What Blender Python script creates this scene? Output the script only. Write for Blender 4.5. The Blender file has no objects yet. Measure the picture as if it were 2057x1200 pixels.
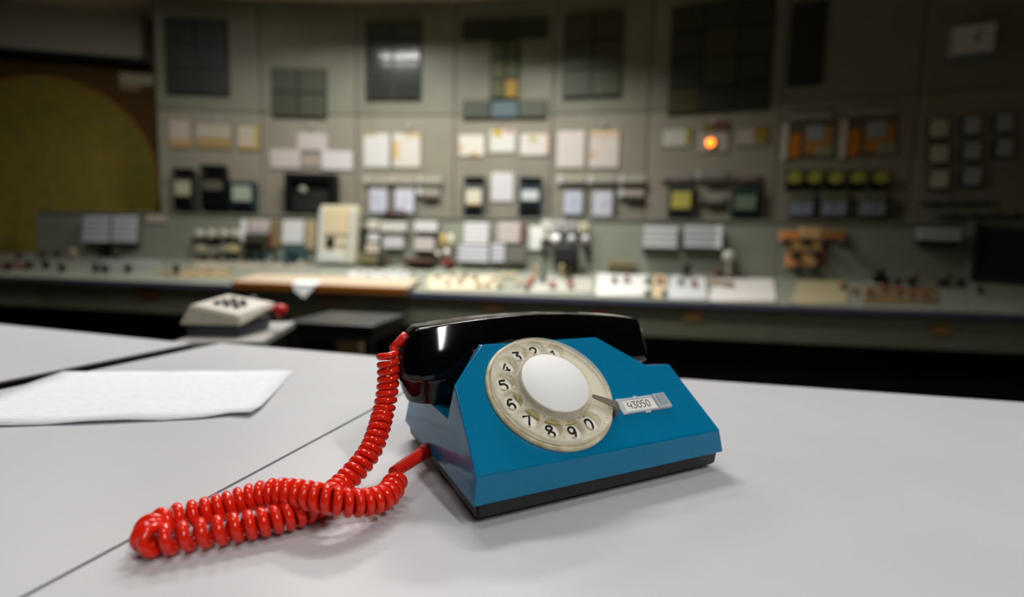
import bpy, bmesh, math, random
from mathutils import Vector, Matrix

random.seed(7)
SC = bpy.context.scene
COL = SC.collection

# ------------------------------------------------------------------ camera
FW, FH = 2057.0, 1200.0
FPX = 980.0                        # focal length in pixels of the 2057 px wide frame
TABLE = 0.80                       # height of the near desk top above the floor
CAMZ = TABLE + 0.1557
PITCH, ROLL = math.radians(5.0959), math.radians(1.4475)
_F = Vector((0, math.cos(PITCH), -math.sin(PITCH)))
_U0 = Vector((0, math.sin(PITCH), math.cos(PITCH)))
_R0 = Vector((1, 0, 0))
_R = _R0 * math.cos(ROLL) + _U0 * math.sin(ROLL)
_U = -_R0 * math.sin(ROLL) + _U0 * math.cos(ROLL)
CAMP = Vector((0, 0, CAMZ))
cd = bpy.data.cameras.new('camera')
cam = bpy.data.objects.new('camera', cd)
COL.objects.link(cam)
m = Matrix((_R, _U, -_F)).transposed().to_4x4()
m.translation = CAMP
cam.matrix_world = m
cd.sensor_fit = 'HORIZONTAL'
cd.sensor_width = 36.0
cd.lens = 36.0 * FPX / FW
cd.clip_start = 0.01
cd.dof.use_dof = True
cd.dof.focus_distance = 0.325
cd.dof.aperture_fstop = 2.7
SC.camera = cam

# ------------------------------------------------------------------ view + world + lights
vs = SC.view_settings
vs.view_transform = 'Standard'
vs.look = 'None'
vs.exposure = 0.15
vs.gamma = 1.0
vs.use_curve_mapping = False
w = bpy.data.worlds.new('world')
SC.world = w
w.use_nodes = True
w.node_tree.nodes['Background'].inputs[0].default_value = (0.55, 0.58, 0.5, 1)
w.node_tree.nodes['Background'].inputs[1].default_value = 0.01
CEIL = CAMZ + 2.13


def area(name, loc, target, sx, sy, power, color, spread=180):
    d = bpy.data.lights.new(name, 'AREA')
    d.shape = 'RECTANGLE'
    d.size, d.size_y = sx, sy
    d.energy = power
    d.color = color
    d.spread = math.radians(spread)
    o = bpy.data.objects.new(name, d)
    COL.objects.link(o)
    o.location = loc
    o.rotation_euler = (Vector(target) - Vector(loc)).to_track_quat('-Z', 'Y').to_euler()
    return o


# fluorescent ceiling lamps of the control room; the last two are added fill lights
LAMPS = [(-1.22, 3.35, 0.8, 32, 152, 0), (-0.40, 2.05, 1.2, 33, 122, 0), (-0.45, 0.25, 1.2, 5, 130, 0), (1.62, -1.45, 2.4, 50, 130, 124), (0.0, 3.25, 0.6, 26, 132, 0), (-2.75, 2.75, 0.8, 15, 180, 0)]
for lx, ly, ln, pw, sprd, turn in LAMPS:
    area('ceiling_lamp_light', (lx, ly, CEIL - 0.075), (lx, ly, 0), ln, 0.14, pw, (1.0, 0.98, 0.95), sprd).rotation_euler = (0, 0, math.radians(turn))


# ------------------------------------------------------------------ helpers
def lin(c):
    return tuple(((v / 255) / 12.92 if v / 255 <= 0.04045 else ((v / 255 + 0.055) / 1.055) ** 2.4) for v in c)


def ray(px, py):
    return _F + _R * ((px - FW / 2) / FPX) + _U * ((FH / 2 - py) / FPX)


def at_z(px, py, z):
    r = ray(px, py)
    return CAMP + r * ((z - CAMZ) / r.z)


def at_y(px, py, y):
    r = ray(px, py)
    return CAMP + r * (y / r.y)


def mat(name, rgb, rough=0.5, metal=0.0, spec=0.5, vary=0.0, scale=30.0, rgb2=None, bump=0.0, coat=0.0, trans=0.0, ior=1.45, emit=None, estr=0.0):
    mt = bpy.data.materials.new(name)
    mt.use_nodes = True
    nt = mt.node_tree
    b = nt.nodes['Principled BSDF']
    c = lin(rgb)
    b.inputs['Base Color'].default_value = (*c, 1)
    b.inputs['Roughness'].default_value = rough
    b.inputs['Metallic'].default_value = metal
    b.inputs['Specular IOR Level'].default_value = spec
    b.inputs['Coat Weight'].default_value = coat
    b.inputs['Coat Roughness'].default_value = 0.05
    b.inputs['Transmission Weight'].default_value = trans
    b.inputs['IOR'].default_value = ior
    if emit:
        b.inputs['Emission Color'].default_value = (*lin(emit), 1)
        b.inputs['Emission Strength'].default_value = estr
    if vary > 0 or rgb2 or bump > 0:
        tc = nt.nodes.new('ShaderNodeTexCoord')
        nz = nt.nodes.new('ShaderNodeTexNoise')
        nz.inputs['Scale'].default_value = scale
        nz.inputs['Detail'].default_value = 4
        nt.links.new(tc.outputs['Object'], nz.inputs['Vector'])
        if vary > 0 or rgb2:
            rp = nt.nodes.new('ShaderNodeValToRGB')
            c2 = lin(rgb2) if rgb2 else tuple(v * (1 - vary) for v in c)
            rp.color_ramp.elements[0].position = 0.35
            rp.color_ramp.elements[1].position = 0.65
            rp.color_ramp.elements[0].color = (*c2, 1)
            rp.color_ramp.elements[1].color = (*c, 1)
            nt.links.new(nz.outputs['Fac'], rp.inputs['Fac'])
            nt.links.new(rp.outputs['Color'], b.inputs['Base Color'])
        if bump > 0:
            bp = nt.nodes.new('ShaderNodeBump')
            bp.inputs['Strength'].default_value = bump
            bp.inputs['Distance'].default_value = 0.002
            nt.links.new(nz.outputs['Fac'], bp.inputs['Height'])
            nt.links.new(bp.outputs['Normal'], b.inputs['Normal'])
    return mt


_mc = {}


def M(rgb, rough=0.5, **k):
    key = (tuple(rgb), rough, tuple(sorted((a, str(b)) for a, b in k.items())))
    if key not in _mc:
        _mc[key] = mat('paint_%d_%d_%d' % tuple(rgb), rgb, rough, **k)
    return _mc[key]


def mesh_obj(name, bm, material, parent=None, smooth=False, mw=None):
    me = bpy.data.meshes.new(name)
    bm.normal_update()
    bm.to_mesh(me)
    bm.free()
    if smooth:
        for p in me.polygons:
            p.use_smooth = True
    if material:
        me.materials.append(material)
    o = bpy.data.objects.new(name, me)
    COL.objects.link(o)
    if parent:
        o.parent = parent
    if mw is not None:
        o.matrix_world = mw
    return o


def smooth_angle(o, deg=35):
    me = o.data
    bm = bmesh.new()
    bm.from_mesh(me)
    for f in bm.faces:
        f.smooth = True
    lim = math.radians(deg)
    for e in bm.edges:
        if len(e.link_faces) == 2 and e.calc_face_angle(0) > lim:
            e.smooth = False
    bm.to_mesh(me)
    bm.free()


def tag(o, label=None, cat=None, group=None, kind=None):
    if label:
        o['label'] = label
    if cat:
        o['category'] = cat
    if group:
        o['group'] = group
    if kind:
        o['kind'] = kind
    return o


def empty(name, mw, label=None, cat=None, group=None, kind=None):
    o = bpy.data.objects.new(name, None)
    o.empty_display_size = 0.02
    COL.objects.link(o)
    o.matrix_world = mw
    return tag(o, label, cat, group, kind)


def bm_box(bm, x0, x1, y0, y1, z0, z1, bevel=0.0):
    r = bmesh.ops.create_cube(bm, size=1)
    bmesh.ops.scale(bm, vec=(abs(x1 - x0), abs(y1 - y0), abs(z1 - z0)), verts=r['verts'])
    bmesh.ops.translate(bm, vec=((x0 + x1) / 2, (y0 + y1) / 2, (z0 + z1) / 2), verts=r['verts'])
    if bevel > 0:
        es = list({e for v in r['verts'] for e in v.link_edges})
        bmesh.ops.bevel(bm, geom=es, offset=bevel, segments=2, affect='EDGES', profile=0.5)


def box(name, material, parent, x0, x1, y0, y1, z0, z1, bevel=0.0):
    bm = bmesh.new()
    bm_box(bm, x0, x1, y0, y1, z0, z1, bevel)
    return mesh_obj(name, bm, material, parent)


def bm_cyl(bm, r1, r2, h, segs=20, mtx=None):
    """frustum along +z from z=0 to h"""
    r = bmesh.ops.create_cone(bm, cap_ends=True, segments=segs, radius1=r1, radius2=r2, depth=h)
    bmesh.ops.translate(bm, vec=(0, 0, h / 2), verts=r['verts'])
    if mtx is not None:
        bmesh.ops.transform(bm, matrix=mtx, verts=r['verts'])
    return r['verts']


def lathe(bm, prof, segs=48, mtx=None, closed=False):
    rings = []
    for r, z in prof:
        ring = []
        for i in range(segs):
            a = 2 * math.pi * i / segs
            v = Vector((r * math.cos(a), r * math.sin(a), z))
            if mtx is not None:
                v = mtx @ v
            ring.append(bm.verts.new(v))
        rings.append(ring)
    n = len(rings)
    for k in range(n if closed else n - 1):
        a, b = rings[k], rings[(k + 1) % n]
        for i in range(segs):
            j = (i + 1) % segs
            bm.faces.new((a[i], a[j], b[j], b[i]))
    if not closed:
        if prof[0][0] > 1e-6:
            bm.faces.new(list(reversed(rings[0])))
        if prof[-1][0] > 1e-6:
            bm.faces.new(rings[-1])


def prism(bm, pts, d):
    """polygon pts (list of Vector) extruded by vector d"""
    a = [bm.verts.new(p) for p in pts]
    b = [bm.verts.new(p + d) for p in pts]
    n = len(pts)
    bm.faces.new(list(reversed(a)))
    bm.faces.new(b)
    for i in range(n):
        j = (i + 1) % n
        bm.faces.new((a[i], a[j], b[j], b[i]))
    bmesh.ops.recalc_face_normals(bm, faces=bm.faces)


def tube(bm, pts, rad, segs=8, cap=True):
    """tube through pts; rad a number or list; parallel transported frame"""
    n = len(pts)
    rads = rad if isinstance(rad, (list, tuple)) else [rad] * n
    t0 = (pts[1] - pts[0]).normalized()
    up = Vector((0, 0, 1)) if abs(t0.z) < 0.9 else Vector((1, 0, 0))
    nrm = t0.cross(up).normalized()
    rings = []
    for i in range(n):
        t = (pts[min(i + 1, n - 1)] - pts[max(i - 1, 0)]).normalized()
        nrm = (nrm - t * nrm.dot(t)).normalized()
        bn = t.cross(nrm)
        rings.append([bm.verts.new(pts[i] + (nrm * math.cos(2 * math.pi * k / segs) + bn * math.sin(2 * math.pi * k / segs)) * rads[i]) for k in range(segs)])
    for i in range(n - 1):
        for k in range(segs):
            l = (k + 1) % segs
            bm.faces.new((rings[i][k], rings[i][l], rings[i + 1][l], rings[i + 1][k]))
    if cap:
        bm.faces.new(list(reversed(rings[0])))
        bm.faces.new(rings[-1])
    bmesh.ops.recalc_face_normals(bm, faces=bm.faces)


def catmull(pts, per=12):
    """pts: list of tuples (any dimension)"""
    out = []
    n = len(pts)
    for i in range(n - 1):
        p0, p1, p2, p3 = pts[max(i - 1, 0)], pts[i], pts[i + 1], pts[min(i + 2, n - 1)]
        for k in range(per):
            t = k / per
            out.append(tuple(0.5 * (2 * b + (c - a) * t + (2 * a - 5 * b + 4 * c - d) * t * t + (3 * b - a - 3 * c + d) * t ** 3) for a, b, c, d in zip(p0, p1, p2, p3)))
    out.append(tuple(pts[-1]))
    return out


def curve_fill(name, material, parent, splines, extrude, bevel=0.0, mw=None):
    """filled 2D curve (outer outline plus holes) turned into a mesh"""
    cu = bpy.data.curves.new(name, 'CURVE')
    cu.dimensions = '2D'
    cu.fill_mode = 'BOTH'
    cu.extrude = extrude
    cu.bevel_depth = bevel
    cu.bevel_resolution = 2
    for sp in splines:
        s = cu.splines.new('POLY')
        s.points.add(len(sp) - 1)
        for p, q in zip(s.points, sp):
            p.co = (q[0], q[1], 0, 1)
        s.use_cyclic_u = True
    t = bpy.data.objects.new('tmp', cu)
    COL.objects.link(t)
    bpy.context.view_layer.update()
    me = bpy.data.meshes.new_from_object(t.evaluated_get(bpy.context.evaluated_depsgraph_get()))
    bpy.data.objects.remove(t)
    bpy.data.curves.remove(cu)
    me.materials.clear()
    me.materials.append(material)
    me.name = name
    o = bpy.data.objects.new(name, me)
    COL.objects.link(o)
    if parent:
        o.parent = parent
    if mw is not None:
        o.matrix_local = mw
    return o


def text_obj(name, body, size, material, parent, mw, extrude=0.0001, offset=0.0):
    cu = bpy.data.curves.new(name, 'FONT')
    cu.body = body
    cu.size = size
    cu.extrude = extrude
    cu.offset = offset
    cu.align_x = 'CENTER'
    cu.align_y = 'CENTER'
    t = bpy.data.objects.new('tmp', cu)
    COL.objects.link(t)
    bpy.context.view_layer.update()
    me = bpy.data.meshes.new_from_object(t.evaluated_get(bpy.context.evaluated_depsgraph_get()))
    bpy.data.objects.remove(t)
    bpy.data.curves.remove(cu)
    me.materials.clear()
    me.materials.append(material)
    o = bpy.data.objects.new(name, me)
    COL.objects.link(o)
    o.parent = parent
    o.matrix_local = mw
    return o


# how far each kind of thing stands out from its panel
PROUD = {'chart_recorder': 0.066, 'strip_indicator': 0.05, 'panel_meter': 0.052, 'lined_display': 0.07, 'relay_box': 0.07, 'round_meter': 0.05, 'teal_box': 0.08, 'instruction_card': 0.012, 'name_plate': 0.012, 'display_board': 0.025, 'monitor': 0.10, 'olive_box': 0.10, 'brown_tray': 0.14, 'red_socket_box': 0.12, 'black_instrument_box': 0.13, 'wall_clock': 0.075, 'dark_red_cap': 0.0, 'round_core_display': 0.05, 'brass_plate': 0.08, 'lever_switch': 0.07}


class Pl:
    """a surface things are fixed to: local x along it, z up it, y into it (so y<0 stands proud)"""

    def __init__(s, O, S, U):
        s.O = Vector(O)
        s.S = Vector(S).normalized()
        U = Vector(U)
        s.U = (U - s.S * U.dot(s.S)).normalized()
        s.Y = s.U.cross(s.S).normalized()
        s.umin, s.umax = -1e9, 1e9      # usable range up the surface
        s.plates = []                   # plates already fixed to it

    def hit(s, px, py, proud=0.0):
        r = ray(px, py)
        t = (s.O - s.Y * proud - CAMP).dot(s.Y) / r.dot(s.Y)
        p = CAMP + r * t - s.O
        return p.dot(s.S), p.dot(s.U)

    def rect(s, x0, y0, x1, y1, proud=0.0):
        a, b, c, d = s.hit(x0, y0, proud), s.hit(x1, y0, proud), s.hit(x0, y1, proud), s.hit(x1, y1, proud)
        return (a[0] + c[0]) / 2, (b[0] + d[0]) / 2, (c[1] + d[1]) / 2, (a[1] + b[1]) / 2

    def mw(s, a, b, y=0.0):
        mm = Matrix((s.S, s.Y, s.U)).transposed().to_4x4()
        mm.translation = s.O + s.S * a + s.U * b + s.Y * y
        return mm

    def flat(s, p, y=0.0):
        """world point moved onto the surface (y into it)"""
        d = p - s.O
        return s.O + s.S * d.dot(s.S) + s.U * d.dot(s.U) + s.Y * y

    def thing(s, R, name, label, cat, group=None, y=-0.0008):
        a0, a1, b0, b1 = s.rect(*R, PROUD.get(name, 0.03))
        b0 = max(b0, s.umin)
        e = empty(name, s.mw((a0 + a1) / 2, b0, y), label, cat, group)
        return e, a1 - a0, b1 - b0


# ------------------------------------------------------------------ materials
def panel_mat(name, rgb, rough=0.45):
    return mat(name, rgb, rough, vary=0.14, scale=3.0, spec=0.35)


MW_LOW = panel_mat('lower_panel_paint', (150, 145, 128))
MW_UP = panel_mat('upper_panel_paint', (132, 132, 114))
MW_EDGE = mat('panel_joint_paint', (108, 107, 94), 0.6)
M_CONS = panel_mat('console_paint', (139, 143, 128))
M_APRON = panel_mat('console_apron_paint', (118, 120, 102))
M_TRIM = mat('console_trim_highlight', (96, 98, 122), 0.3)  # bluish highlight along the desk edge put into the trim colour
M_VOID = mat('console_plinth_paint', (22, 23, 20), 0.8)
M_WHITE = mat('white_plastic', (214, 212, 206), 0.45, vary=0.06, scale=20)
M_CREAM = mat('cream_plastic', (214, 203, 172), 0.45, vary=0.08, scale=20)
M_GREY = mat('pale_grey_paint', (160, 162, 156), 0.5, vary=0.06, scale=12)
M_DARK = mat('dark_instrument_case', (26, 28, 26), 0.4)
M_BLACK = mat('black_instrument_plastic', (12, 12, 12), 0.35)
M_TEAL = mat('dark_teal_case', (32, 62, 70), 0.4)
M_GLASS = mat('dark_display_glass', (40, 42, 34), 0.12, vary=0.2, scale=6, spec=0.6)
M_METAL = mat('brushed_metal', (150, 150, 148), 0.3, metal=1.0)

# printed paper: rows of faint print
def paper_mat(name, rgb, ink, rows=60.0, amount=0.35, axis=1):
    mt = mat(name, rgb, 0.8, spec=0.2)
    nt = mt.node_tree
    b = nt.nodes['Principled BSDF']
    tc = nt.nodes.new('ShaderNodeTexCoord')
    wv = nt.nodes.new('ShaderNodeTexWave')
    wv.bands_direction = 'XYZ'[axis]
    wv.inputs['Scale'].default_value = rows
    wv.inputs['Distortion'].default_value = 0.0
    nz = nt.nodes.new('ShaderNodeTexNoise')
    nz.inputs['Scale'].default_value = rows * 3
    mu = nt.nodes.new('ShaderNodeMath')
    mu.operation = 'MULTIPLY'
    mu2 = nt.nodes.new('ShaderNodeMath')
    mu2.operation = 'MULTIPLY'
    mu2.inputs[1].default_value = amount
    mx = nt.nodes.new('ShaderNodeMix')
    mx.data_type = 'RGBA'
    mx.inputs['A'].default_value = (*lin(rgb), 1)
    mx.inputs['B'].default_value = (*lin(ink), 1)
    nt.links.new(tc.outputs['Object'], wv.inputs['Vector'])
    nt.links.new(tc.outputs['Object'], nz.inputs['Vector'])
    nt.links.new(wv.outputs['Fac'], mu.inputs[0])
    nt.links.new(nz.outputs['Fac'], mu.inputs[1])
    nt.links.new(mu.outputs[0], mu2.inputs[0])
    nt.links.new(mu2.outputs[0], mx.inputs['Factor'])
    nt.links.new(mx.outputs['Result'], b.inputs['Base Color'])
    return mt


# ------------------------------------------------------------------ room shell
def structure(name, bm, material):
    return tag(mesh_obj(name, bm, material), kind='structure')


bm = bmesh.new()
bm_box(bm, -4.5, 4.5, -3.0, 6.2, -0.1, 0.0)
structure('floor', bm, mat('floor_linoleum', (58, 54, 46), 0.5, vary=0.2, scale=4))
bm = bmesh.new()
bm_box(bm, -4.5, 4.5, -3.0, 6.2, CEIL, CEIL + 0.1)
structure('ceiling', bm, mat('ceiling_paint', (206, 186, 154), 0.8, vary=0.1, scale=3))

for i, (lx, ly, ln, pw, sprd, turn) in enumerate(LAMPS):
    e = empty('ceiling_lamp', Matrix.Translation((lx, ly, CEIL - 0.075)) @ Matrix.Rotation(math.radians(turn), 4, 'Z'),
              ['fluorescent ceiling lamp in front of the tall left panels', 'fluorescent ceiling lamp in front of the middle panels', 'fluorescent ceiling lamp above the near grey desks', 'turned fluorescent ceiling lamp at the back of the room', 'added short fill lamp brightening the middle panels by the T-shaped display', 'added fill lamp brightening the left wall and round core display'][i], 'lamp', 'fluorescent ceiling lamps')
    box('housing', M_WHITE, e, -ln / 2 - 0.03, ln / 2 + 0.03, -0.09, 0.09, 0.02, 0.075, 0.004)

# wall of steel panels: (pixel column, depth) of the facet corners
WST = [(318, 4.36), (525, 4.40), (716, 4.40), (912, 4.33), (1108, 4.22), (1300, 4.06), (1562, 3.76), (1835, 3.50), (2100, 3.25), (2400, 2.98)]
ZTOP, ZSEAM = CAMZ + 2.11, CAMZ + 1.185
wpts = [at_y(px, 300, d) for px, d in WST]
for p in wpts:
    p.z = 0
FAC = []
wall = None
bm = bmesh.new()
back = [p + Vector((0, 0.06, 0)) for p in wpts]
for a, b in zip(back[:-1], back[1:]):
    prism(bm, [a, b, b + Vector((0, 0.04, 0)), a + Vector((0, 0.04, 0))], Vector((0, 0, CEIL)))
wall = structure('wall_back', bm, MW_EDGE)
for i in range(len(wpts) - 1):
    a, b = wpts[i], wpts[i + 1]
    pl = Pl(a, b - a, (0, 0, 1))
    L = (b - a).length
    FAC.append((WST[i][0], WST[i + 1][0], pl))
    for z0, z1, mt, y in ((0.05, ZSEAM - 0.004, MW_LOW, 0.0), (ZSEAM + 0.004, CEIL - 0.001, MW_UP, 0.0)):
        o = box('panel', mt, None, 0.004, L - 0.004, y, y + 0.05, z0, z1, 0.003)
        o.parent = wall
        o.matrix_world = pl.mw(0, 0)


def wfac(px):
    for a, b, pl in FAC:
        if a <= px < b:
            return pl
    return FAC[0][2] if px < FAC[0][0] else FAC[-1][2]


# left end wall behind the round display, soffit board above it
pa, pb = at_y(330, 300, 4.86), at_y(-420, 300, 4.40)
pa.z = pb.z = 0
LW = Pl(pb, pa - pb, (0, 0, 1))
LWL = (pa - pb).length
bm = bmesh.new()
bm_box(bm, 0, LWL, 0, 0.1, 0, CEIL)
o = structure('wall_left', bm, mat('ochre_wall_paint', (112, 84, 40), 0.8, vary=0.25, scale=3))
o.matrix_world = LW.mw(0, 0)
s0, u0 = LW.hit(305, 131)
bm = bmesh.new()
bm_box(bm, 0, s0 - 0.0, -0.16, -0.002, u0, CEIL - 0.002)
o = structure('trim_1', bm, mat('soffit_paint', (186, 182, 170), 0.7, vary=0.06, scale=3))
o.matrix_world = LW.mw(0, 0)
bm = bmesh.new()
bm_box(bm, 0, s0 - 0.0, -0.17, -0.004, u0 - 0.04, u0 - 0.001)
o = structure('trim_2', bm, mat('soffit_dark_edge', (20, 20, 20), 0.6))
o.matrix_world = LW.mw(0, 0)

# round core map display
def mosaic_mat():
    mt = mat('core_map_tiles', (110, 100, 40), 0.35)
    nt = mt.node_tree
    b = nt.nodes['Principled BSDF']
    tc = nt.nodes.new('ShaderNodeTexCoord')
    vo = nt.nodes.new('ShaderNodeTexVoronoi')
    vo.inputs['Scale'].default_value = 22
    vo.inputs['Randomness'].default_value = 0.15
    nz = nt.nodes.new('ShaderNodeTexNoise')
    nz.inputs['Scale'].default_value = 4
    rp = nt.nodes.new('ShaderNodeValToRGB')
    cols = [(0.0, (96, 116, 70)), (0.35, (150, 138, 62)), (0.6, (166, 146, 58)), (0.85, (116, 130, 70)), (1.0, (162, 124, 56))]
    el = rp.color_ramp.elements
    while len(el) < len(cols):
        el.new(0.5)
    for e_, (p_, c_) in zip(el, cols):
        e_.position = p_
        e_.color = (*lin(c_), 1)
    sx = nt.nodes.new('ShaderNodeSeparateColor')
    ad = nt.nodes.new('ShaderNodeMath')
    ad.operation = 'MULTIPLY_ADD'
    ad.inputs[1].default_value = 0.5
    nt.links.new(tc.outputs['Object'], vo.inputs['Vector'])
    nt.links.new(tc.outputs['Object'], nz.inputs['Vector'])
    nt.links.new(vo.outputs['Color'], sx.inputs[0])
    nt.links.new(sx.outputs[0], ad.inputs[0])
    md = nt.nodes.new('ShaderNodeMath')
    md.operation = 'MULTIPLY'
    md.inputs[1].default_value = 0.5
    nt.links.new(nz.outputs['Fac'], md.inputs[0])
    nt.links.new(md.outputs[0], ad.inputs[2])
    nt.links.new(ad.outputs[0], rp.inputs['Fac'])
    nt.links.new(rp.outputs['Color'], b.inputs['Base Color'])
    return mt


sc_, uc_ = LW.hit(108, 362)
sr_, _ = LW.hit(326, 362)
RD = sr_ - sc_
e = empty('round_core_display', LW.mw(sc_, uc_, -0.002), 'large round olive and ochre tiled core map display on the left wall', 'display')
bm = bmesh.new()
lathe(bm, [(0.0, 0.05), (RD - 0.03, 0.05), (RD - 0.03, 0.0)], 72, Matrix.Rotation(math.pi / 2, 4, 'X'))
mesh_obj('tile_field', bm, mosaic_mat(), e)
bm = bmesh.new()
lathe(bm, [(RD - 0.03, 0.0), (RD - 0.03, 0.062), (RD, 0.062), (RD, 0.0)], 72, Matrix.Rotation(math.pi / 2, 4, 'X'), closed=True)
mesh_obj('rim', bm, mat('display_rim_paint', (170, 130, 54), 0.5), e)
e, ww, hh = LW.thing((240, 148, 308, 182), 'sign_plate', 'cream sign plate on the left wall beside the round core display', 'sign')
box('plate', M_CREAM, e, -ww / 2, ww / 2, -0.03, 0, hh * 0.35, hh, 0.003)
box('lower_strip', M((190, 160, 116)), e, -ww / 2, ww * 0.1, -0.025, 0, 0, hh * 0.3, 0.003)

# ------------------------------------------------------------------ near desk sections
M_TOP = mat('grey_laminate', (190, 190, 193), 0.38, vary=0.035, scale=9, spec=0.4, bump=0.02)
M_CORE = mat('desk_edge_black', (6, 6, 8), 0.7)
V2 = lambda x, y: Vector((x, y, 0))
A, B = V2(-0.4952, 0.7835), V2(-0.0745, 0.6836)
d1, d2 = V2(-0.06, -0.264), V2(-0.0782, -0.2734)
A_n, B_n = A + d1 * 3.8, B + d2 * 3.45
g1, g2 = V2(0.0125, 0.0029)*1.7, V2(0.0016, 0.0)
desks = [
    ('grey laminate desk section carrying the blue telephone', [B + g2, V2(1.25, 0.4306), V2(1.25, -0.25), B_n + g2]),
    ('grey laminate desk section with the printed paper sheet lying on it', [A + g1, B - g2, B_n - g2, A_n + g1]),
    ('grey laminate desk section beyond the black gap, beside the pale desk set', [V2(-1.7, 1.139), A - g1, A_n - g1, V2(-1.7, -0.2)]),
]
for lab, poly in desks:
    e = empty('desk_section', Matrix.Translation((poly[3].x, poly[3].y, 0)), lab, 'desk', 'near desk sections')
    off = Vector((poly[3].x, poly[3].y, 0))
    pts = [p - off for p in poly]
    c = sum(pts, Vector()) / 4
    bm = bmesh.new()
    prism(bm, [p + Vector((0, 0, TABLE - 0.0022)) for p in pts], Vector((0, 0, 0.0022)))
    mesh_obj('desk_top', bm, M_TOP, e)
    bm = bmesh.new()
    prism(bm, [p + Vector((0, 0, TABLE - 0.030)) for p in pts], Vector((0, 0, 0.0277)))
    mesh_obj('edge_core', bm, M_CORE, e)
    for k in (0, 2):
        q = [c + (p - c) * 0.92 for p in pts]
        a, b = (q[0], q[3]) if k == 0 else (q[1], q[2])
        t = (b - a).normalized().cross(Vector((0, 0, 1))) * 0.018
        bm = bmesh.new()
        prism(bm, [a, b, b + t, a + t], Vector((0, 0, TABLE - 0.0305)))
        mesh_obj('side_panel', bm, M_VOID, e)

# ------------------------------------------------------------------ printed paper sheet
M_PAPER = paper_mat('printed_paper', (236, 236, 240), (120, 122, 145), 45.0, 0.55, 1)
top = [(127 + (590 - 127) * k / 10, 747.3 - 2.3 * k / 10 + (0.8 if k % 3 else -0.4)) for k in range(11)]
bot = [(-215, 866), (-140, 862), (-60, 859), (20, 856.5), (90, 854), (165, 851.5), (250, 848), (330, 845), (405, 841), (462, 835), (513, 837)]
sheet_o = at_z(130, 747, TABLE)
ang = math.atan2(0.034, 0.27)
rot = Matrix.Rotation(-ang, 3, 'Z')
bm = bmesh.new()
rows = []
NR = 8
for j in range(NR + 1):
    t = j / NR
    row = []
    for i, ((x0, y0), (x1, y1)) in enumerate(zip(top, bot)):
        # pixel rows are not even in depth: blend the points on the desk instead
        a, b = at_z(x0, y0, TABLE + 0.0008), at_z(x1, y1, TABLE + 0.0008)
        p = a.lerp(b, t)
        lift = 0.0012 * (1 + math.sin(i * 1.7 + j * 0.6)) * (t ** 3)
        if i == len(top) - 1:
            lift += 0.0025 * t * t
            p.x -= 0.004 * (1 if j == NR else 0)
        p.z += lift
        q = rot @ (p - sheet_o)
        row.append(bm.verts.new(q))
    rows.append(row)
for j in range(NR):
    for i in range(len(top) - 1):
        bm.faces.new((rows[j + 1][i], rows[j + 1][i + 1], rows[j][i + 1], rows[j][i]))
o = mesh_obj('paper_sheet', bm, M_PAPER, smooth=True)
o.matrix_world = Matrix.Translation(sheet_o) @ Matrix.Rotation(ang, 4, 'Z')
so = o.modifiers.new('thickness', 'SOLIDIFY')
so.thickness = 0.0004
so.offset = 1
tag(o, 'white paper sheet with faint printed rows lying on the grey desk', 'paper')

# ------------------------------------------------------------------ blue rotary telephone
M_BLUE = mat('blue_plastic', (0, 113, 156), 0.13, spec=0.45, vary=0.05, scale=300, bump=0.015)
M_BASE = mat('black_base_plastic', (24, 24, 25), 0.35)
M_HAND = mat('black_glossy_bakelite', (5, 5, 6), 0.07, spec=0.6)
M_RED = mat('red_cord_vinyl', (230, 38, 14), 0.09, spec=0.6)
M_BEZEL = mat('aged_cream_bezel', (226, 218, 192), 0.4, rgb2=(186, 170, 134), scale=120)
M_PLATE = mat('number_plate_white', (236, 233, 222), 0.4)
M_CARD = mat('white_centre_card', (240, 240, 240), 0.6)
M_INK = mat('black_digit_ink', (10, 10, 10), 0.5)
M_PENCIL = mat('grey_pencil', (40, 40, 44), 0.7)
M_STOP = mat('worn_steel', (150, 143, 130), 0.3, metal=0.5)


def clear_mat(name, rgb, keep, rough=0.06):
    """clear plastic: mostly lets light straight through, with a gloss and a faint milky tint"""
    mt = mat(name, rgb, rough, spec=0.6)
    nt = mt.node_tree
    b = nt.nodes['Principled BSDF']
    out = nt.nodes['Material Output']
    tr = nt.nodes.new('ShaderNodeBsdfTransparent')
    tr.inputs[0].default_value = (*[0.75 + 0.25 * v for v in lin(rgb)], 1)
    mx = nt.nodes.new('ShaderNodeMixShader')
    mx.inputs[0].default_value = keep
    nt.links.new(tr.outputs[0], mx.inputs[1])
    nt.links.new(b.outputs[0], mx.inputs[2])
    nt.links.new(mx.outputs[0], out.inputs[0])
    return mt


M_CLEAR = clear_mat('clear_yellowed_acrylic', (250, 246, 232), 0.2)
M_CLEAR2 = clear_mat('clear_label_plastic', (235, 240, 242), 0.45)

PHM = Matrix.Translation((-0.0186, 0.2629, TABLE)) @ Matrix.Rotation(math.radians(26.5996), 4, 'Z')
PHI = PHM.inverted()
phone = empty('rotary_telephone', PHM, 'blue rotary dial telephone with black handset and red coiled cord', 'telephone')
PW, PD, ZB = 0.20, 0.153, 0.0135
YF, ZF, YC, ZC = 0.0025, 0.0302, 0.0523, 0.0694


def inset(z):
    if z <= ZF:
        return 0.0024 * (z - ZB) / (ZF - ZB)
    return 0.0024 + (z - ZF) * (0.0066 - 0.0024) / (ZC - ZF)


def fpt(v):
    return (YF + (YC - YF) * v, ZF + (ZC - ZF) * v)


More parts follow.
